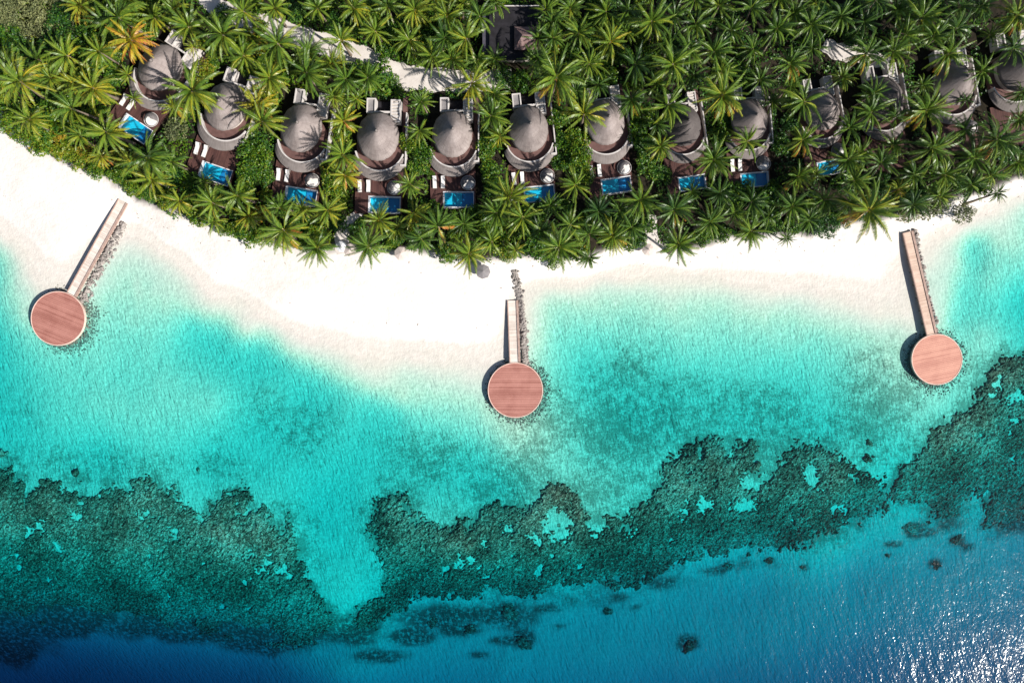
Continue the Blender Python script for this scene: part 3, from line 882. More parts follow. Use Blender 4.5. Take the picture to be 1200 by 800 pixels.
for i, (px, py, deg, s, wt, nl, db, pl) in enumerate(VILLAS):
    x, y, _ = W(px, py, 5.4)
    rz = R(-deg)
    villa_frames.append((x, y, rz, s))
    o_ = ORD[i]
    v = tag(empty('thatched_villa', (x, y, VZ), rz, s), VLOOK[i], 'villa', 'round thatched villas along the beach')
    rf = link('thatched_roof', VM['roof'], v); rf['roof_dark'] = wt
    cp_ = link('roof_cap', VM['cap'], rf); cp_['roof_dark'] = wt
    link('round_wall', VM['wall'], v); link('terrace_floor', VM['terrace'], v); link('curved_parapet', VM['parapet'], v)
    cr = link('crescent_roof', VM['crescent'], v); cr['roof_dark'] = wt * .5
    link('side_wall', VM['side_wall'], v); link('side_walk', VM['walk'], v)
    wl = link('wing', VM['wing_l'], v); link('wing_roof', VM['wing_l_roof'], wl)
    wr = link('wing', VM['wing_r'], v); link('wing_roof', VM['wing_r_roof'], wr); link('slat_screen', VM['slats'], wr)
    link('courtyard_wall', VM['link_wall'], v); link('courtyard_floor', VM['court'], v)
    d = link('timber_deck', DM if pl else DN, None, (x, y, VZ)); d.rotation_euler = (0, 0, rz); d.scale = (s, s, s)
    tag(d, f'dark brown timber pool deck on the sea side of the {o_} villa from left', 'deck', 'timber decks in front of the villas')
    if pl:
        p = tag(empty('plunge_pool', (x, y, VZ), rz, s), f'small blue plunge pool in the deck of the {o_} villa from the left', 'pool', 'plunge pools of the villas')
        bs = link('basin', PM['basin'], p); link('shaded_end', PM['deep'], bs); link('coping', PM['coping'], p); link('pool_surface', PM['water'], p)
    for k in range(nl):
        lx, ly = local((x, y, rz, s), -4.5 + k * 2.0, -10.7)
        L = tag(empty('sun_lounger', (lx, ly, VZ + .32 * s), rz + R(2 - 3 * k)), f'white sun lounger, {("left", "right")[k]} one of the pair on the {o_} villa\'s deck', 'sun lounger', 'sun loungers on the villa decks')
        L.scale = (1.15, 1.15, 1.15)
        link('frame', LM['frame'], L); link('seat_cushion', LM['seat'], L); link('backrest', LM['back'], L)
    if db:
        lx, ly = local((x, y, rz, s), 3.55, -10.95)
        L = tag(empty('round_daybed', (lx, ly, VZ + .32 * s), rz + R(random.uniform(-25, 25))), f'round grey wicker daybed behind the pool of the {o_} villa from left', 'daybed', 'round hooded daybeds on the decks')
        link('base', DB['base'], L); link('cushion', DB['cushion'], L); link('ring_frame', DB['ring'], L); link('hood', DB['hood'], L)

# dark roofed service building behind the villas
bx, by, _ = W(606, 42, 4)
sb = tag(empty('service_building', (bx, by, 1.6)), 'dark flat roofed building in deep shade behind the sixth villa', 'building')
mb = MB(); mb.box(-5.6, 5.6, -5.2, 5.2, 0, 3.4); mb.build('wall', M['cream'], sb)
mb = MB(); mb.box(-6.3, 6.3, -6.0, 6.0, 3.402, 3.75); mb.build('flat_roof', M['dark_roof'], sb)
mb = MB(); mb.box(-7.9, -6.31, -5.6, 5.0, 2.6, 2.9); mb.build('lean_to_roof', M['slate_blue'], sb)
mb = MB(); mb.box(-6.45, 6.45, 6.002, 6.2, 3.3, 3.95); mb.build('roof_trim', M['plaster'], sb)
hx, hy, _ = W(618, 50, 4)
hut = tag(empty('small_pavilion', (hx, hy, 5.36)), 'small brown thatched hip roof standing on the dark flat roof', 'pavilion')
mb = MB()
for sx_ in (-2.4, 2.4):
    for sy_ in (-2.0, 2.0): mb.tube([(sx_, sy_, 0), (sx_, sy_, 1.0)], .1, 6)
mb.build('corner_posts', M['post_wood'], hut)
mb = MB(); mb.add([(-3, -2.6, .9), (3, -2.6, .9), (3, 2.6, .9), (-3, 2.6, .9), (-1.2, 0, 2.7), (1.2, 0, 2.7), (-3, -2.6, .7), (3, -2.6, .7), (3, 2.6, .7), (-3, 2.6, .7)],
                  [(0, 1, 5, 4), (2, 3, 4, 5), (1, 2, 5), (3, 0, 4), (0, 6, 7, 1), (1, 7, 8, 2), (2, 8, 9, 3), (3, 9, 6, 0), (9, 8, 7, 6)])
mb.build('thatched_roof', M['brown_roof'], hut)

# ------------------------------------------------------------------ sandy path behind the villas
M['path'] = mottled('path_sand', (.52, .47, .43), (.66, .61, .57), .5, .95, .08, .4, .05)
def ribbon(pts, wid):
    pts = [np.array(W(x, y, 1.6)[:2]) for x, y in pts]
    # Catmull-Rom
    out = []; ww = []
    for i in range(len(pts) - 1):
        p0 = pts[max(i - 1, 0)]; p1 = pts[i]; p2 = pts[i + 1]; p3 = pts[min(i + 2, len(pts) - 1)]
        for k in range(8):
            t = k / 8
            out.append(.5 * ((2 * p1) + (-p0 + p2) * t + (2 * p0 - 5 * p1 + 4 * p2 - p3) * t * t + (-p0 + 3 * p1 - 3 * p2 + p3) * t ** 3))
            ww.append(wid[i] * (1 - t) + wid[i + 1] * t)
    out.append(pts[-1]); ww.append(wid[-1])
    out = np.array(out); tan = np.gradient(out, axis=0); tan /= np.linalg.norm(tan, axis=1)[:, None]
    nrm = np.stack([-tan[:, 1], tan[:, 0]], -1)
    mb = MB(); n_ = 5; vs = []; fs = []
    for i in range(len(out)):
        for k in range(n_):
            u = (k / (n_ - 1) - .5) * ww[i] * (1 + .12 * sin(i * 1.3 + k))
            p = out[i] + nrm[i] * u
            vs.append((p[0], p[1], ground_z(p[0], p[1]) + .12))
    for i in range(len(out) - 1):
        for k in range(n_ - 1): fs.append((i * n_ + k, i * n_ + k + 1, (i + 1) * n_ + k + 1, (i + 1) * n_ + k))
    mb.add(vs, fs)
    return mb, out, ww
PATHS = [([(225, -30), (250, 5), (275, 20), (310, 30), (355, 45), (395, 58), (430, 72), (465, 88), (505, 94), (560, 95), (600, 92)], [4.4, 4.8, 5.4, 5.0, 5.4, 5.6, 6.2, 6.0, 5.6, 5, 4]),
         ([(965, 52), (985, 62), (1010, 64), (1045, 78)], [3.2, 4.2, 4.0, 3.0]),
         ([(425, 245), (408, 262), (400, 278), (404, 296)], [1.8, 2.4, 3.2, 4.0]),
         ([(764, 252), (762, 270), (766, 292)], [2.0, 3.2, 3.4])]
path_lines = []
for pts, wid in PATHS:
    mb, line, ww = ribbon(pts, wid)
    tag(mb.build('path', M['path']), kind='structure')
    path_lines.append((line, np.array(ww)))

# ------------------------------------------------------------------ jetties
JETTIES = [  # head of walkway, disc centre, radius, plank angle, width, start fraction of the deck above sand, materials
    dict(top=(145, 236), disc=(68, 373), r=31.5, w=1.75, wood='jetty_wood', walk='walk_wood', plank=R(-22), z0=.5, label='left round timber jetty with long pale walkway across the sand', stones='left'),
    dict(top=(600, 352), disc=(604, 457), r=32.0, w=1.85, wood='jetty_wood', walk='walk_wood', plank=R(0), z0=.4, label='middle round timber jetty with short walkway beside a stone groyne', stones='mid'),
    dict(top=(1063, 272), disc=(1098, 421), r=29.5, w=1.8, wood='jetty_pale', walk='walk_pink', plank=R(12), z0=1.2, label='right round timber jetty, palest deck, next to the right reef', stones='right')]
JZ = 1.2
def stones_mesh(name, spots, seed, mat):
    """a heap of boulders as one uncountable mass"""
    import bmesh
    base = []
    for s in range(5):
        me_ = rock_mesh('tmp', seed + s * 7, None, .7, 1) if False else None
        bm = bmesh.new(); bmesh.ops.create_icosphere(bm, subdivisions=1, radius=1.0)
        co = np.array([v.co[:] for v in bm.verts]); fc = np.array([[v.index for v in f.verts] for f in bm.faces]); bm.free()
        co *= (.7 + .6 * rng.random((len(co), 1))); base.append((co, fc))
    V = []; F = []; o = 0
    for (x, y, z, r) in spots:
        co, fc = base[rng.integers(5)]
        a = rng.random() * 6.28
        c2 = co * r * np.array([1, .6 + .6 * rng.random(), .7])
        c2 = np.stack([c2[:, 0] * cos(a) - c2[:, 1] * sin(a), c2[:, 0] * sin(a) + c2[:, 1] * cos(a), c2[:, 2]], -1) + (x, y, z)
        V.append(c2); F.append(fc + o); o += len(co)
    return mesh_np(name, np.vstack(V), np.vstack(F), mat)

for ji, J in enumerate(JETTIES):
    dx, dy, _ = W(*J['disc'], JZ); r = J['r'] * GROUND_M * (CAM_H - JZ) / CAM_H
    tx, ty, _ = W(*J['top'], J['z0'])
    root = tag(empty('jetty', (dx, dy, 0)), J['label'], 'jetty', 'round ended timber jetties')
    pf = MB(); pf.tube_v(0, 0, [(r - .12, JZ - .22), (r - .12, JZ)], 96)
    o = pf.build('platform', M[J['wood']], root); o.rotation_euler = (0, 0, J['plank'])
    rm = MB()
    rm.arc_strip([[((r - .115) * cos(a), (r - .115) * sin(a), JZ - .5), ((r + .06) * cos(a), (r + .06) * sin(a), JZ - .5), ((r + .06) * cos(a), (r + .06) * sin(a), JZ + .05), ((r - .115) * cos(a), (r - .115) * sin(a), JZ + .05)]
                  for a in np.linspace(0, 2 * pi, 97)], False)
    rm.build('rim', M['trim_pale'], root)
    # beams under the platform
    bm_ = MB()
    for k in (-3.6, -1.2, 1.2, 3.6):
        hl = math.sqrt(max(.1, (r - .6) ** 2 - k * k)); bm_.box(k - .12, k + .12, -hl, hl, JZ - .55, JZ - .225)
    bm_.build('deck_beams', M['post_wood'], root)
    for k in range(10):
        a = 2 * pi * k / 10 + .2; rr = r * .82
        gz = ground_z(dx + rr * cos(a), dy + rr * sin(a))
        p = MB(); p.tube([(rr * cos(a), rr * sin(a), gz - .6), (rr * cos(a), rr * sin(a), JZ - .23)], .2, 8); p.build('pile', M['post_wood'], root)
    # walkway, a gentle ramp from the sand up to the platform
    ax = np.array([tx - dx, ty - dy]); L = np.linalg.norm(ax); ax /= L; nr = np.array([-ax[1], ax[0]])
    ang = math.atan2(ax[1], ax[0])
    s0 = r - .25; w = J['w']
    zt = max(J['z0'], ground_z(tx, ty) + .1)
    def ramp(mbx, u0, u1, za, zb):
        m_ = 10; secs = []
        for i in range(m_ + 1):
            t = i / m_; sl = s0 + .4 + (L - s0 - .4) * t
            zz = JZ + .0 + (zt - JZ) * (t ** 1.2)
            secs.append([(sl, u0, zz + za), (sl, u1, zz + za), (sl, u1, zz + zb), (sl, u0, zz + zb)])
        mbx.arc_strip(secs)
    right_sign = 1 if nr[0] > 0 else -1
    hold = empty('walkway', (0, 0, 0), ang); hold.parent = root
    mb = MB(); ramp(mb, -w * .5, w * .5, -.16, 0.0); mb.build('boards', M[J['walk']], hold)
    for sgn, nm in ((1, 'kerb'), (-1, 'kerb')):
        mb = MB(); kw = (.11, .26)[int(sgn == right_sign)]; u = sgn * (w * .5 + kw + .005)
        ramp(mb, u - kw, u + kw, -.25, .16); mb.build('kerb', M['rail_wood'], hold)
    for k in range(1, 8):
        t = k / 8.0; sl = s0 + (L - s0) * t
        for sgn in (-1, 1):
            q = np.array([dx, dy]) + ax * sl + nr * sgn * w * .45
            gz = ground_z(*q); zz = JZ + (zt - JZ) * (t ** 1.2) - .17
            if zz - gz > .25:
                p = MB(); p.tube([(sl, sgn * w * .45, gz - .4), (sl, sgn * w * .45, zz)], .12, 6); p.build('pile', M['post_wood'], hold)
    J.update(dx=dx, dy=dy, R=r, ax=ax, nr=nr, L=L)
    # boulders: a groyne along the walkway, and a collar round the platform
    spots = []
    side = nr if np.dot(nr, (1, 0)) > 0 else -nr
    kind = J['stones']
    if kind == 'left': a0, a1, n_, off, wd = r * .9, L * .86, 420, 2.2, 1.5
    elif kind == 'mid': a0, a1, n_, off, wd = r * .9, L * 1.33, 900, 2.5, 1.0
    else: a0, a1, n_, off, wd = r * .9, L * 1.0, 240, 2.1, .7
    for k in range(n_):
        sl = a0 + (a1 - a0) * rng.random()
        if kind == 'mid':
            bend = 2.2 * max(0, (sl / L - .75)) ; o_ = off - bend * 1.2 + rng.normal() * wd * .33
        else: o_ = off + rng.normal() * wd * .38
        q = np.array([dx, dy]) + ax * sl + side * o_
        rr = .12 + .40 * rng.random() ** 2
        spots.append((q[0], q[1], ground_z(*q) + rr * .3 + max(0, .35 * (1 - abs(o_ - off))), rr))
    tag(link('groyne_stones', stones_mesh('groyne_stones', spots, ji, M['stone'])), kind='stuff')
    spots = []
    for k in range(2600):
        a = rng.random() * 2 * pi
        bias = .5 + .5 * cos(a - R(-30))
        if rng.random() > .22 + .9 * bias: continue
        rr = r * .97 + abs(rng.normal()) * (.5 + 1.0 * bias)
        q = (dx + rr * cos(a), dy + rr * sin(a)); s_ = .07 + .17 * rng.random() ** 2
        near = max(0, 1 - (rr - r) / .9)
        spots.append((q[0], q[1], max(ground_z(*q), -1.3 + near * 1.2) + s_ * .1, s_))
    tag(link('collar_stones', stones_mesh('collar_stones', spots, ji + 9, M['wet_stone'])), kind='stuff')

# ------------------------------------------------------------------ palms
def frond(V, F, T, az, e0, L, droop, tone, twist=0.0, nl=20, wid=1.0, rnd=random):
    d0 = np.array((cos(az), sin(az), 0)); up = np.array((0, 0, 1.0)); side0 = np.array((-sin(az), cos(az), 0))
    m_ = 9; pts = [np.zeros(3)]; dirs = []
    curl = rnd.uniform(-.5, .5)
    for i in range(m_):
        e = e0 - droop * (i / m_) ** 1.15
        a2 = curl * (i / m_)
        dd = (d0 * cos(a2) + side0 * sin(a2)) * cos(e) + up * sin(e)
        dirs.append(dd); pts.append(pts[-1] + dd * L / m_)
    dirs.append(dirs[-1]); pts = np.array(pts); dirs = np.array(dirs)
    side = side0 * cos(twist) + up * sin(twist)
    def at(s):
        f = s * m_; i = min(int(f), m_ - 1); t = f - i
        return pts[i] * (1 - t) + pts[i + 1] * t, dirs[i] * (1 - t) + dirs[i + 1] * t
    # rachis
    o = len(V)
    for i in range(m_ + 1):
        wq = .07 * (1 - .8 * i / m_)
        V.append(pts[i] + side * wq); V.append(pts[i] - side * wq)
    for i in range(m_):
        F.append((o + 2 * i, o + 2 * i + 1, o + 2 * i + 3, o + 2 * i + 2)); T.append(min(1, tone + .30))
    for k in range(nl):
        s = .14 + .86 * (k + .5) / nl
        p, d = at(s)
        ll = wid * (1.05 * (sin(pi * min(1, (s * .86 + .10))) ** .7) + .12)
        nrm = np.cross(side, d); nrm /= np.linalg.norm(nrm) + 1e-9
        if nrm[2] < 0: nrm = -nrm
        for sg in (-1, 1):
            l_ = ll * rnd.uniform(.82, 1.12)
            v = side * sg * .66 + d * (.62 + .45 * s) - nrm * rnd.uniform(.20, .62) - up * rnd.uniform(.08, .30)
            v /= np.linalg.norm(v)
            h = d * (.085 + .02 * rnd.random()) * (1 - .3 * s)
            o = len(V)
            V.extend([p - h, p + h, p + v * l_ * .6 + h * .75, p + v * l_ + h * .1, p + v * l_ * .6 - h * .75])
            F.append((o, o + 1, o + 2, o + 3, o + 4)); T.append(tone + rnd.uniform(-.10, .10))

def crown_mesh(seed, nf=24, openness=1.0, rad=5.2):
    r_ = random.Random(seed); V = []; F = []; T = []
    g = 2.39996; thin = r_.uniform(0, 6.28); gap = r_.uniform(.15, .75)
    for i in range(nf):
        t = i / (nf - 1)                       # 0 young, upright .. 1 old, hanging
        az = i * g + r_.uniform(-.30, .30)
        if cos(az - thin) > .55 and r_.random() < gap: continue
        e0 = R(72) * (1 - t) ** 1.2 + R(4) + r_.uniform(-.08, .08) - openness * R(14) * t
        L = rad * (.80 + .32 * sin(pi * min(1, t * .75 + .15))) * r_.uniform(.80, 1.12)
        dr = R(52) + R(36) * t + r_.uniform(-.25, .25)
        frond(V, F, T, az, e0, L, dr, .30 + .34 * t + r_.uniform(-.18, .18), r_.uniform(-.7, .7), 25, .72, r_)
    me = bpy.data.meshes.new('crown'); me.from_pydata([tuple(map(float, p)) for p in V], [], F); me.update()
    me.materials.append(M['palm']); vattr(me, 'tone', T, 'FACE')
    return me
def dry_mesh(seed, nf=5, rad=5.0):
    r_ = random.Random(seed); V = []; F = []; T = []; a0 = r_.uniform(-2.6, -.6)
    for i in range(nf):
        frond(V, F, T, a0 + r_.uniform(-1.0, 1.0), R(-5) + r_.uniform(-.15, .15), rad * r_.uniform(.75, 1.0), R(62), .55 + r_.uniform(-.3, .3), r_.uniform(-.4, .4), 18, .85, r_)
    me = bpy.data.meshes.new('dry_fronds'); me.from_pydata([tuple(map(float, p)) for p in V], [], F); me.update()
    me.materials.append(M['palm']); vattr(me, 'tone', T, 'FACE')
    return me
def trunk_mesh(seed, h, lean):
    r_ = random.Random(seed); mb = MB(); pts = []; rad = []
    b_ = r_.uniform(.6, 1.6)
    for i in range(11):
        t = i / 10
        pts.append((lean[0] * t ** b_, lean[1] * t ** b_, h * t - .3 * (i == 0))); rad.append(.30 * (1 - .42 * t) + .16 * (1 - t) ** 6 + .012 * (i % 2))
    pts.append((lean[0], lean[1], h + .5)); rad.append(.05)
    mb.tube(pts, rad, 9)
    return mb.mesh('trunk', M['trunk'], True)
PV = []
for k in range(14):
    r_ = random.Random(900 + k)
    h = r_.uniform(8.2, 11.2); ln = (r_.uniform(-1.5, 1.5), r_.uniform(-1.5, 1.5))
    PV.append((crown_mesh(40 + k, 33 + k % 8, .4 + .13 * k), trunk_mesh(70 + k, h, ln), h, ln))
DRYV = [dry_mesh(500 + k, 3 + k % 4) for k in range(6)]

# crown centres read off the photograph: x, y, crown radius (map units), tint 0 dark .. .5 fresh .. .8 golden, dry fronds
PALMS = [
 (630, 46, 17, .42, 0),
 (1186, 58, 20, .34, 0), (1196, 108, 17, .36, 0), (1022, 110, 19, .34, 0), (1150, 84, 18, .36, 0), (1048, 138, 16, .36, 0),
 (1180, 168, 20, .36, 0), (1130, 152, 19, .34, 0), (1032, 192, 19, .38, 0), (628, 74, 18, .40, 0), (646, 26, 18, .42, 0), (580, 70, 14, .44, 0),
 (155, 48, 24, .80, 1), (140, 22, 25, .44, 0), (95, 8, 20, .52, 1), (125, 30, 22, .25, 0), (80, 66, 24, .42, 0), (25, 96, 28, .50, 0), (110, 104, 25, .46, 0), (85, 128, 22, .48, 0),
 (125, 155, 27, .42, 0), (176, 186, 27, .32, 0), (120, 184, 14, .66, 1), (226, 108, 30, .50, 0), (222, 32, 24, .34, 0), (262, 42, 26, .46, 0), (286, 66, 20, .44, 0), (60, 92, 20, .36, 0),
 (205, 126, 15, .62, 1), (326, 52, 27, .34, 0), (360, 86, 26, .40, 0), (316, 92, 22, .44, 0), (302, 124, 22, .58, 1), (308, 143, 23, .44, 0), (286, 14, 20, .42, 0), (400, 48, 20, .44, 0), (440, 37, 19, .48, 0),
 (480, 48, 20, .44, 0), (372, 10, 18, .46, 0), (322, 10, 18, .36, 0), (415, 10, 19, .46, 0), (486, 12, 22, .50, 0), (403, 142, 20, .54, 1), (402, 182, 22, .50, 1), (492, 153, 17, .48, 0), (494, 120, 15, .46, 0),
 (506, 66, 20, .46, 0), (547, 46, 22, .54, 0), (562, 20, 20, .42, 0), (553, 98, 23, .60, 0), (579, 112, 18, .46, 0), (575, 136, 21, .44, 0), (586, 160, 16, .50, 0), (652, 92, 30, .38, 1), (648, 45, 16, .38, 0),
 (678, 40, 20, .44, 0), (684, 135, 27, .56, 0), (715, 50, 21, .48, 0), (710, 14, 21, .38, 0), (763, 26, 24, .42, 0), (690, 76, 20, .40, 0), (744, 76, 21, .24, 0), (788, 76, 27, .38, 0), (782, 124, 24, .46, 0),
 (740, 118, 26, .24, 1), (815, 30, 19, .38, 0), (836, 62, 22, .38, 0), (846, 112, 27, .44, 1), (773, 172, 17, .50, 0), (836, 188, 24, .34, 0), (842, 8, 20, .40, 0), (857, 36, 17, .30, 0), (882, 58, 19, .40, 0),
 (910, 34, 21, .30, 0), (950, 30, 24, .36, 0), (956, 3, 17, .42, 0), (925, 76, 21, .40, 1), (942, 120, 24, .42, 0), (986, 92, 19, .42, 0), (875, 166, 19, .50, 0), (940, 164, 20, .46, 1), (994, 150, 18, .36, 0), (996, 186, 22, .40, 0),
 (1014, 64, 23, .40, 1), (1012, 26, 20, .22, 0), (1046, 62, 21, .36, 0), (1080, 22, 27, .38, 0), (1052, 12, 18, .30, 0), (1110, 64, 23, .42, 1), (1120, 34, 20, .36, 0), (1160, 42, 27, .38, 0), (1190, 18, 24, .42, 1),
 (1020, 132, 22, .40, 0), (1084, 130, 26, .40, 1), (1080, 100, 13, .46, 0), (1010, 178, 17, .36, 0), (1046, 172, 17, .44, 0), (1092, 174, 26, .34, 0), (1140, 186, 24, .38, 0), (1166, 164, 26, .38, 1), (1192, 190, 20, .42, 0),
 (1194, 140, 15, .34, 0), (178, 211, 21, .54, 0), (211, 236, 17, .46, 0), (250, 238, 21, .50, 0), (291, 254, 17, .60, 1), (333, 270, 28, .50, 1), (371, 291, 21, .42, 0), (384, 246, 22, .52, 0), (405, 206, 18, .50, 1),
 (431, 288, 23, .46, 0), (445, 258, 20, .54, 0), (486, 251, 19, .56, 0), (481, 216, 18, .50, 0), (514, 266, 25, .40, 1), (549, 297, 22, .50, 0), (598, 231, 26, .50, 0), (674, 217, 19, .48, 0), (655, 290, 25, .44, 0),
 (668, 264, 20, .48, 0), (690, 302, 14, .38, 0), (718, 276, 21, .54, 1), (750, 235, 25, .44, 0), (796, 286, 22, .46, 0), (790, 246, 23, .26, 1), (831, 260, 21, .40, 0), (880, 271, 21, .42, 0), (604, 293, 12, .58, 0),
 (935, 208, 20, .40, 1), (928, 242, 22, .38, 0), (922, 279, 9, .34, 0), (1018, 246, 31, .54, 1), (1000, 212, 20, .38, 0), (1052, 222, 14, .62, 1), (640, 12, 18, .42, 0), (668, 10, 18, .36, 0), (735, 38, 16, .34, 0),
 (524, 20, 20, .48, 0), (455, 8, 18, .42, 0), (530, 70, 18, .46, 0), (182, 22, 20, .40, 0), (45, 70, 20, .34, 0), (150, 88, 20, .42, 0), (158, 116, 18, .48, 0), (790, 20, 18, .32, 0), (880, 10, 20, .34, 0),
 (985, 20, 20, .34, 0), (812, 88, 18, .30, 0), (890, 95, 18, .36, 0), (905, 120, 15, .24, 0), (1150, 8, 18, .34, 0), (1130, 118, 16, .24, 0), (1160, 205, 18, .42, 0), (1106, 205, 20, .40, 0), (860, 250, 18, .40, 0), (810, 225, 18, .30, 0),
 (560, 70, 18, .48, 0), (250, 260, 14, .48, 0), (155, 190, 18, .42, 0), (95, 160, 16, .46, 0), (630, 70, 16, .34, 0), (700, 100, 18, .30, 0), (770, 145, 16, .30, 0), (465, 268, 14, .40, 0), (965, 235, 20, .34, 0), (955, 205, 17, .38, 0), (1070, 205, 18, .34, 0)]

# lower palms that fill the gaps between the tall ones
fr_ = random.Random(5); tries = 0; extra_p = []
while len(extra_p) < 56 and tries < 6000:
    tries += 1
    px, py = fr_.uniform(0, 1200), fr_.uniform(0, 300)
    vy = np.interp(px, [q[0] for q in VEG], [q[1] for q in VEG])
    if py > vy - 14 or (px < 110 and py < 50): continue
    if px < 330 and fr_.random() < .75: continue
    if min(math.hypot(px - q[0], py - q[1]) for q in PALMS + extra_p) < 24: continue
    if any(math.hypot(px - v[0], py - v[1] - 30) < 62 or math.hypot(px - v[0] - 6, py - v[1] + 38) < 30 for v in VILLAS): continue
    if any(np.min(np.hypot(l_[:, 0] - W(px, py, 6)[0], l_[:, 1] - W(px, py, 6)[1])) < 4.2 for l_, _w in path_lines): continue
    if math.hypot(px - 606, py - 42) < 46: continue
    extra_p.append((round(px), round(py), fr_.uniform(17, 22), fr_.uniform(.24, .52) if px < 620 else fr_.uniform(.18, .42), 0))
PALMS = PALMS + extra_p

def rot_off(v, a, s): return (s * (v[0] * cos(a) - v[1] * sin(a)), s * (v[0] * sin(a) + v[1] * cos(a)))
OVER = {(630, 46), (1186, 58), (1196, 108), (1022, 110), (1150, 84), (1048, 138), (1046, 172), (1092, 174), (1140, 186), (1166, 164), (1010, 178), (994, 150), (996, 186), (1192, 190), (1194, 140), (985, 92), (1180, 168), (1130, 152), (1032, 192), (628, 74), (646, 26), (580, 70), (226, 108), (684, 135), (598, 231), (302, 124), (308, 143), (773, 172), (782, 124), (846, 112), (942, 120), (940, 164), (875, 166), (1020, 132), (1084, 130), (836, 188), (1110, 64), (553, 98), (690, 302)}
def clear_radius(px, py, r, overlap=9):
    """plants stand clear of the villas, decks and pools, as pruned on the spot"""
    for (vx, vy, deg, s_, wt, nl, db, pl) in VILLAS:
        a_ = R(deg); k = 5.0 * s_
        ddx, ddy = px - vx, py - vy
        u = (ddx * cos(a_) + ddy * sin(a_)) / s_; v = (-ddx * sin(a_) + ddy * cos(a_)) / s_   # right, seaward (map units)
        du = max(-27 - u, u - 30, 0); dv = max(-44 - v, v - 86, 0)
        dd = math.hypot(du, dv)
        if dd == 0: dd = -min(u + 27, 30 - u, v + 44, 86 - v)
        if v > 45 and u > -5: dd -= 6          # the pools are kept in the sun
        r = min(r, dd + overlap)
    return r
placed = []                           # (map x, map y, object)
for i, (px, py, r, tint, dry) in enumerate(PALMS):
    if (px, py) not in OVER:
        r = max(10, clear_radius(px, py, r, 13))
    cr, tr, h, ln = PV[(i * 5 + 3) % len(PV)]
    a = random.uniform(0, 2 * pi)
    s = r * GROUND_M / 5.0 * 1.09
    s = max(.42, s)
    zc = 1.5 + h * s
    x, y, _ = W(px, py, zc)
    ox, oy = rot_off(ln, a, s)
    gz = max(.3, ground_z(x - ox, y - oy))
    root = empty('coconut_palm', (x - ox, y - oy, gz - .1), a, s)
    t = link('trunk', tr, root)
    c = link('crown', cr, root, (ln[0], ln[1], h)); c['tint'] = tint + random.uniform(-.09, .09) + (.07 if px < 430 else 0)
    c.rotation_euler = (random.uniform(-.30, .30), random.uniform(-.30, .30), random.uniform(0, 6.28))
    if dry:
        d = link('dry_fronds', DRYV[i % 6], root, (ln[0], ln[1], h - .15)); d['tint'] = .86; d['label'] = 'yellowed drooping lower fronds'
        d.rotation_euler = (0, 0, random.uniform(-.6, .6) - a)
    placed.append((px, py, root, tint, r))

# palm leaning out over the beach
bx_, by_, _ = W(1128, 240, 1.0); tx_, ty_, _ = W(1169, 226, 5.0)
root = tag(empty('coconut_palm', (bx_, by_, ground_z(bx_, by_) - .1)), 'slender palm leaning far out over the beach at the right edge, bare trunk showing', 'palm tree', 'coconut palms')
ln = (tx_ - bx_, ty_ - by_)
link('trunk', trunk_mesh(7, 4.2, ln), root).scale = (1, 1, 1)
c = link('crown', PV[4][0], root, (ln[0], ln[1], 4.2)); c.scale = (.5, .5, .5); c['tint'] = .3

# ------------------------------------------------------------------ broad leaved shrubs and trees
def foliage_mesh(name, seed, mat, nleaf=1500, lumps=8, size=.36, flat=.62):
    g = np.random.default_rng(seed)
    cs = [(0, 0, .5, 1.0)]
    for k in range(lumps):
        a = 2 * pi * k / lumps + g.random() * .7; q = 1.2 + g.random() * 1.1
        cs.append((q * cos(a), q * sin(a), .1 + g.random() * .7, .75 + .5 * g.random()))
    pos = []; nor = []
    per = nleaf // len(cs)
    for (x, y, z, r) in cs:
        d = g.normal(size=(per, 3)); d[:, 2] = np.abs(d[:, 2]) * .9 + .05; d /= np.linalg.norm(d, axis=1)[:, None]
        rr = r * (.55 + .45 * g.random(per) ** .5) * (1 + .5 * (vnoise(d[:, 0] * 3 + x, d[:, 1] * 3 + y, seed) - .5)) * 1.25
        pos.append(np.array((x, y, z + 1.2)) + d * rr[:, None] * np.array((1, 1, flat * 1.2))); nor.append(d)
    pos = np.vstack(pos); nor = np.vstack(nor)
    N = len(pos)
    nn = nor * .6 + g.normal(size=(N, 3)) * .55 + np.array((0, 0, .5)); nn /= np.linalg.norm(nn, axis=1)[:, None]
    u = np.cross(nn, g.normal(size=(N, 3))); u /= np.linalg.norm(u, axis=1)[:, None]; v = np.cross(nn, u)
    sz = size * (.6 + .8 * g.random(N))[:, None]
    quad = np.stack([pos - u * sz * .5, pos + v * sz * .32, pos + u * sz * .5, pos - v * sz * .32], 1).reshape(-1, 3)
    me = mesh_np(name, quad, np.arange(N * 4).reshape(-1, 4), mat)
    vattr(me, 'tone', np.clip(.5 + .4 * (vnoise(pos[:, 0] * 1.2, pos[:, 1] * 1.2, seed) - .5) + .2 * g.normal(size=N), 0, 1), 'FACE')
    return me
def stems_mesh(seed):
    g = random.Random(seed); mb = MB()
    for k in range(5):
        a = g.uniform(0, 6.28); q = g.uniform(.8, 1.8)
        mb.tube([(0, 0, -.3), (q * .3 * cos(a), q * .3 * sin(a), .7), (q * cos(a), q * sin(a), 1.7)], [.14, .09, .04], 5)
    return mb.mesh('stems', M['stem'])
FV = [foliage_mesh('foliage', 300 + k, M['leaf'], 1500, 6 + k % 4, .34 + .04 * (k % 3)) for k in range(8)]
FG = [foliage_mesh('foliage', 350 + k, M['greyleaf'], 900, 7, .36) for k in range(2)]
SV = [stems_mesh(k) for k in range(3)]
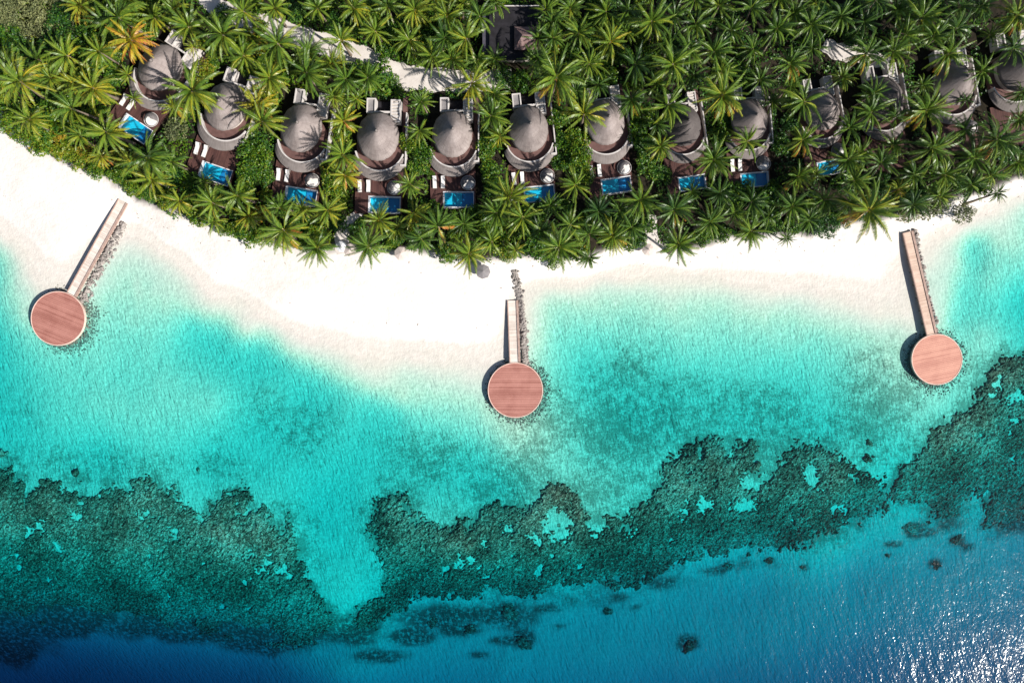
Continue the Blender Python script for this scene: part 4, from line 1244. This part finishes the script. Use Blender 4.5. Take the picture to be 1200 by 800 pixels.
SHRUBS = [(15, 18, 18, .6, 1), (42, 10, 18, .7, 1), (45, 30, 15, .65, 1), (72, 6, 14, .6, 1), (28, 38, 14, .55, 1), (62, 26, 13, .7, 1), (6, 4, 15, .6, 1), (85, 32, 12, .5, 1), (5, 32, 14, .7, 1),  # x, y, radius, tint, kind (0 green, 1 grey)
 (230, 165, 20, .62, 0), (205, 152, 16, .40, 1), (291, 176, 15, .36, 0), (302, 168, 15, .32, 0), (292, 200, 16, .40, 0), (440, 92, 20, .42, 0), (420, 88, 15, .46, 0), (460, 100, 14, .36, 0), (497, 180, 18, .40, 0), (505, 205, 15, .48, 0), (490, 195, 14, .44, 0),
 (12, 148, 15, .58, 0), (32, 160, 14, .55, 0), (50, 170, 14, .60, 0), (72, 176, 13, .66, 0), (92, 186, 14, .60, 0), (115, 200, 13, .52, 0), (140, 205, 14, .50, 0), (155, 220, 11, .55, 0), (68, 160, 10, .9, 0), (100, 178, 10, .85, 0), (40, 140, 16, .48, 0), (10, 125, 15, .44, 0),
 (578, 262, 20, .42, 0), (556, 248, 18, .44, 0), (540, 244, 14, .40, 0), (600, 268, 16, .50, 0), (582, 285, 16, .58, 0), (596, 300, 10, .60, 0), (622, 262, 18, .34, 0), (628, 290, 16, .40, 0), (648, 308, 9, .50, 0), (632, 245, 15, .30, 0),
 (680, 182, 17, .46, 0), (668, 192, 14, .40, 0), (694, 252, 18, .42, 0), (660, 240, 17, .36, 0), (746, 278, 13, .40, 0), (738, 285, 10, .52, 0), (762, 192, 18, .38, 0), (755, 172, 14, .34, 0), (778, 205, 12, .36, 0), (842, 160, 14, .46, 0), (850, 145, 12, .40, 0),
 (858, 232, 20, .40, 0), (898, 240, 20, .36, 0), (905, 222, 14, .44, 0), (875, 222, 13, .42, 0), (968, 264, 17, .14, 0), (1080, 242, 18, .40, 1), (1062, 250, 14, .55, 1), (1100, 240, 15, .35, 1), (1128, 250, 14, .45, 1), (1140, 246, 8, .40, 1),
 (440, 228, 10, .42, 0), (422, 222, 14, .46, 0), (305, 205, 17, .42, 0), (288, 222, 16, .50, 0), (275, 240, 14, .46, 0), (344, 244, 13, .42, 0), (326, 240, 13, .44, 0), (312, 228, 14, .60, 0), (432, 206, 10, .48, 0), (420, 268, 13, .34, 0), (466, 274, 13, .44, 0), (488, 282, 13, .42, 0), (460, 284, 10, .5, 0),
 (235, 190, 15, .46, 0), (222, 215, 14, .42, 0), (200, 205, 16, .28, 0), (235, 222, 14, .30, 0), (262, 268, 10, .48, 0), (275, 270, 11, .5, 0), (310, 276, 14, .58, 0), (305, 250, 12, .82, 0), (350, 262, 14, .4, 0), (395, 262, 12, .3, 0),
 (12, 45, 17, .30, 0), (25, 60, 16, .30, 0), (60, 45, 18, .28, 0), (75, 20, 18, .24, 0), (100, 45, 18, .34, 0), (60, 120, 16, .34, 0), (120, 130, 15, .46, 0), (135, 130, 14, .58, 0), (60, 75, 14, .36, 0), (110, 75, 16, .32, 0), (130, 70, 14, .44, 0),
 (180, 40, 14, .40, 0), (200, 15, 16, .36, 0), (250, 75, 14, .44, 0), (270, 95, 12, .50, 0), (262, 20, 14, .40, 0), (300, 8, 12, .6, 0), (305, 30, 10, .55, 0), (345, 15, 14, .34, 0), (395, 28, 14, .34, 0), (420, 30, 14, .30, 0), (455, 62, 15, .40, 0), (500, 40, 14, .36, 0),
 (525, 35, 16, .46, 0), (540, 8, 13, .42, 0), (588, 4, 13, .4, 0), (560, 78, 14, .40, 0), (590, 90, 14, .34, 0), (610, 96, 14, .30, 0), (570, 175, 14, .42, 0), (575, 200, 15, .40, 0), (580, 220, 14, .34, 0), (655, 190, 14, .36, 0), (660, 165, 12, .4, 0), (640, 108, 12, .36, 0),
 (740, 20, 14, .24, 0), (800, 55, 14, .22, 0), (865, 85, 14, .30, 0), (880, 100, 12, .34, 0), (1000, 45, 14, .22, 0), (970, 20, 16, .16, 0), (1005, 8, 14, .22, 0), (1150, 115, 14, .36, 0), (1175, 110, 14, .42, 0), (1185, 125, 12, .46, 0), (1170, 90, 12, .3, 0),
 (925, 145, 12, .24, 0), (915, 170, 14, .28, 0), (990, 215, 14, .30, 0), (950, 250, 14, .26, 0), (985, 255, 14, .34, 0), (1060, 195, 14, .22, 0), (1030, 215, 14, .24, 0), (1120, 215, 14, .26, 0), (1150, 220, 12, .36, 0), (1070, 225, 14, .2, 0), (730, 255, 13, .3, 0), (760, 262, 11, .3, 0), (820, 280, 12, .42, 0), (845, 275, 12, .44, 0), (905, 265, 14, .36, 0), (930, 265, 12, .34, 0)]
# small shrubs that close the gaps in the sunny half
fs_ = random.Random(8); tries = 0; extra_s = []
while len(extra_s) < 70 and tries < 8000:
    tries += 1
    px, py = fs_.uniform(0, 760), fs_.uniform(0, 310)
    vy = np.interp(px, [q[0] for q in VEG], [q[1] for q in VEG])
    if py > vy - 6 or (px < 95 and py < 45): continue
    if min(math.hypot(px - q[0], py - q[1]) - .55 * q[2] for q in PALMS) < 4: continue
    if min(math.hypot(px - q[0], py - q[1]) for q in SHRUBS + extra_s) < 15: continue
    if clear_radius(px, py, 14, 6) < 13: continue
    if any(np.min(np.hypot(l_[:, 0] - W(px, py, 2)[0], l_[:, 1] - W(px, py, 2)[1])) < 4.0 for l_, _w in path_lines): continue
    if math.hypot(px - 606, py - 42) < 44: continue
    extra_s.append((round(px), round(py), fs_.uniform(11, 16), fs_.uniform(.40, .68) if px < 330 else fs_.uniform(.34, .58), 0))
SHRUBS = SHRUBS + extra_s
placed_s = []
for i, (px, py, r, tint, kind) in enumerate(SHRUBS):
    r = clear_radius(px, py, r, 7)
    if r < 6: continue
    rad = r * GROUND_M; s = rad / 3.0
    zt = 1.4 + 2.0 * s
    x, y, _ = W(px, py, zt)
    root = empty('leafy_shrub', (x, y, max(.6, ground_z(x, y)) - .1), random.uniform(0, 6.28))
    zs = s * random.uniform(1.0, 1.5)
    root.scale = (s, s, zs)
    f = link('foliage', FG[i % 2] if kind else FV[(i * 3) % 8], root); f['tint'] = tint + random.uniform(-.05, .05)
    link('stems', SV[i % 3], root)
    placed_s.append((px, py, root, tint, r, kind))

# ------------------------------------------------------------------ labels that single each plant out by its villa
def words_tint(t, kind=0):
    if kind: return 'grey green'
    if t > .78: return 'golden'
    if t > .56: return 'yellow green'
    if t > .42: return 'fresh green'
    if t > .3: return 'mid green'
    return 'dark green'
def name_plants(lst, noun, cat, group, big):
    clusters = {}
    for it in lst:
        px, py = it[0], it[1]
        k = min(range(13), key=lambda q: (VILLAS[q][0] - px) ** 2 + ((VILLAS[q][1] + 25) - py) ** 2 * .35)
        ddx, ddy = px - VILLAS[k][0], py - (VILLAS[k][1] + 20)
        sec = 'behind' if ddy < -42 else ('seaward of' if ddy > 52 else ('left of' if ddx < 0 else 'right of'))
        clusters.setdefault((k, sec), []).append((math.hypot(ddx, ddy), it))
    for (k, sec), items in clusters.items():
        items.sort(key=lambda q: q[0])
        for j, (_, it) in enumerate(items):
            kind = it[5] if len(it) > 5 else 0
            size = 'large' if it[4] >= big else ('small' if it[4] < big * .62 else '')
            rank = 'nearest' if j == 0 else ORD[j] + ' nearest'
            if len(items) == 1: rank = 'only one'
            vn = 'leftmost villa' if k == 0 else ('rightmost villa' if k == 12 else f'{ORD[k]} villa from left')
            lab = f'{size} {words_tint(it[3], kind)} {noun}, {rank} {sec} the {vn}'.strip()
            tag(it[2], ' '.join(lab.split()), cat, group)
name_plants(placed, 'coconut palm', 'palm tree', 'coconut palms', 25)
name_plants(placed_s, 'leafy shrub', 'shrub', 'leafy shrubs between the palms', 19)

# ------------------------------------------------------------------ undergrowth, one uncountable mass of leaves
def undergrowth(N=170000):
    g = np.random.default_rng(77)
    mx = g.random(N) * 1300 - 50; my = g.random(N) * 360 - 40
    k = GROUND_M * (CAM_H - 2) / CAM_H
    x = (mx - 600) * k; y = (400 - my) * k
    sd = sdist_poly(x, y, veg_poly)
    hgt = fbm(x / 4, y / 4, 61, 4)
    ok = sd + (fbm(x / 2, y / 2, 66, 3) - .5) * 3 > .2
    ok &= (fbm(x / 3.5, y / 3.5, 70, 3) > .34 + .16 * smooth(560, 760, mx)) | (mx < 130)
    for (vx, vy, rz, s) in villa_frames:
        dx, dy = x - vx, y - vy
        u = (dx * cos(rz) + dy * sin(rz)) / s; v = (-dx * sin(rz) + dy * cos(rz)) / s
        ok &= ~((u > -6.1) & (u < 6.7) & (v > -17.3) & (v < 9.4))
    ok &= ~((np.abs(x - bx) < 7.2) & (np.abs(y - by) < 7))
    for line, ww in path_lines:
        d = np.full(len(x), 1e9)
        for q, w_ in zip(line[::2], ww[::2]): d = np.minimum(d, np.hypot(x - q[0], y - q[1]) - w_ * .5)
        ok &= d > -.2
    x, y, hgt, mx, my = x[ok], y[ok], hgt[ok], mx[ok], my[ok]
    n_ = len(x)
    fx = np.clip((x - gx[0]) / GS, 0, len(gx) - 2).astype(int); fy = np.clip((y - gy[0]) / GS, 0, len(gy) - 2).astype(int)
    z = np.maximum(GZ[fy, fx], .5) + .2 + 2.2 * hgt * g.random(n_)
    pos = np.stack([x, y, z], -1)
    nn = g.normal(size=(n_, 3)) * .5 + np.array((0, 0, 1)); nn /= np.linalg.norm(nn, axis=1)[:, None]
    u = np.cross(nn, g.normal(size=(n_, 3))); u /= np.linalg.norm(u, axis=1)[:, None]; v = np.cross(nn, u)
    sz = (.30 + .45 * g.random(n_))[:, None]
    quad = np.stack([pos - u * sz * .5, pos + v * sz * .3, pos + u * sz * .5, pos - v * sz * .3], 1).reshape(-1, 3)
    me = mesh_np('undergrowth', quad, np.arange(n_ * 4).reshape(-1, 4), M['leaf'])
    tone = .5 + .9 * (fbm(x / 7, y / 7, 81, 3) - .5) + .25 * (mx < 140) * (my < 60) - .25 * smooth(560, 800, mx)  # darker leaves to the right, deep shade under the palms put into the tone
    vattr(me, 'tone', np.clip(tone, 0, 1), 'FACE')
    o = link('undergrowth', me); o['tint'] = .42
    tag(o, kind='stuff')
undergrowth()

# ------------------------------------------------------------------ beach parasols
def parasol(px, py, mat, lab, rr=1.7, seed=0):
    x, y, _ = W(px, py, 3.4); gz = ground_z(x, y)
    root = tag(empty('beach_parasol', (x, y, gz), seed * .37), lab, 'parasol', 'beach parasols at the edge of the trees')
    mb = MB(); mb.tube([(0, 0, -.2), (0, 0, 2.75)], .04, 8); mb.build('pole', M['post_wood'], root)
    mb = MB(); vs = [(0, 0, 2.75)]; 
    for k in range(8):
        a = 2 * pi * k / 8; vs.append((rr * cos(a), rr * sin(a), 2.15))
    for k in range(8):
        a = 2 * pi * k / 8; vs.append((rr * cos(a), rr * sin(a), 1.97))
    fs = [(0, 1 + k, 1 + (k + 1) % 8) for k in range(8)] + [(1 + k, 9 + k, 9 + (k + 1) % 8, 1 + (k + 1) % 8) for k in range(8)]
    mb.add(vs, fs); mb.build('canopy', mat, root)
    for k in range(8):
        a = 2 * pi * k / 8
        rb = MB(); rb.tube([(.05 * cos(a), .05 * sin(a), 2.70), (rr * .98 * cos(a), rr * .98 * sin(a), 2.12)], .02, 4); rb.build('rib', M['post_wood'], root)
parasol(470, 297, M['canvas'], 'beige parasol between two palm crowns on the sand below the fourth villa', 1.6, 1)
parasol(410, 293, M['canvas'], 'beige parasol tucked against the palm crown at the end of the footpath', 1.5, 2)
parasol(400, 289, M['canvas_white'], 'white parasol on the sand at the foot of the footpath', 1.3, 3)
parasol(566, 318, M['canvas_grey'], 'grey parasol on the sand left of the stone groyne', 1.7, 4)
parasol(760, 292, M['canvas'], 'beige parasol on the sand beside the lone palm below the seventh villa', 1.4, 5)

# ------------------------------------------------------------------ leaf litter and twigs under the edge of the trees
def litter(N=5200):
    g = np.random.default_rng(9)
    k = GROUND_M
    mx = g.random(N) * 1240 - 20; my = g.random(N) * 260 + 110
    x = (mx - 600) * k; y = (400 - my) * k
    sd = sdist_poly(x, y, veg_poly)
    ok = (sd < .6) & (g.random(N) < np.exp(np.minimum(sd, 0) / 1.5) * (.25 + 1.2 * (fbm(x / 5, y / 5, 14, 3) > .52)))
    xs = g.random(9000) * 240 - 120; ys = g.random(9000) * 60 - 10      # the wrack line of the last tide
    zz = np.array([ground_z(a, b) for a, b in zip(xs, ys)])
    wr = (np.abs(zz - .48 - .12 * (fbm(xs / 9, ys / 9, 3, 2) - .5)) < .022) & (fbm(xs / 4, ys / 4, 4, 2) > .5)
    x = np.concatenate([x[ok], xs[wr]]); y = np.concatenate([y[ok], ys[wr]]); n_ = len(x)
    z = np.array([ground_z(a, b) for a, b in zip(x, y)]) + .03
    pos = np.stack([x, y, z], -1)
    a = g.random(n_) * 6.28; L = (.10 + .35 * g.random(n_) ** 2)[:, None]; w_ = (.05 + .06 * g.random(n_))[:, None]
    u = np.stack([np.cos(a), np.sin(a), .12 * g.normal(size=n_)], -1); v = np.stack([-np.sin(a), np.cos(a), .2 * g.normal(size=n_)], -1)
    quad = np.stack([pos - u * L, pos + v * w_, pos + u * L, pos - v * w_], 1).reshape(-1, 3)
    o = link('leaf_litter', mesh_np('leaf_litter', quad, np.arange(n_ * 4).reshape(-1, 4), M['litter']))
    tag(o, kind='stuff')
M['litter'] = mottled('dry_leaves', (.10, .06, .04), (.30, .20, .13), .9, .9, .1, .1, .01)
litter()
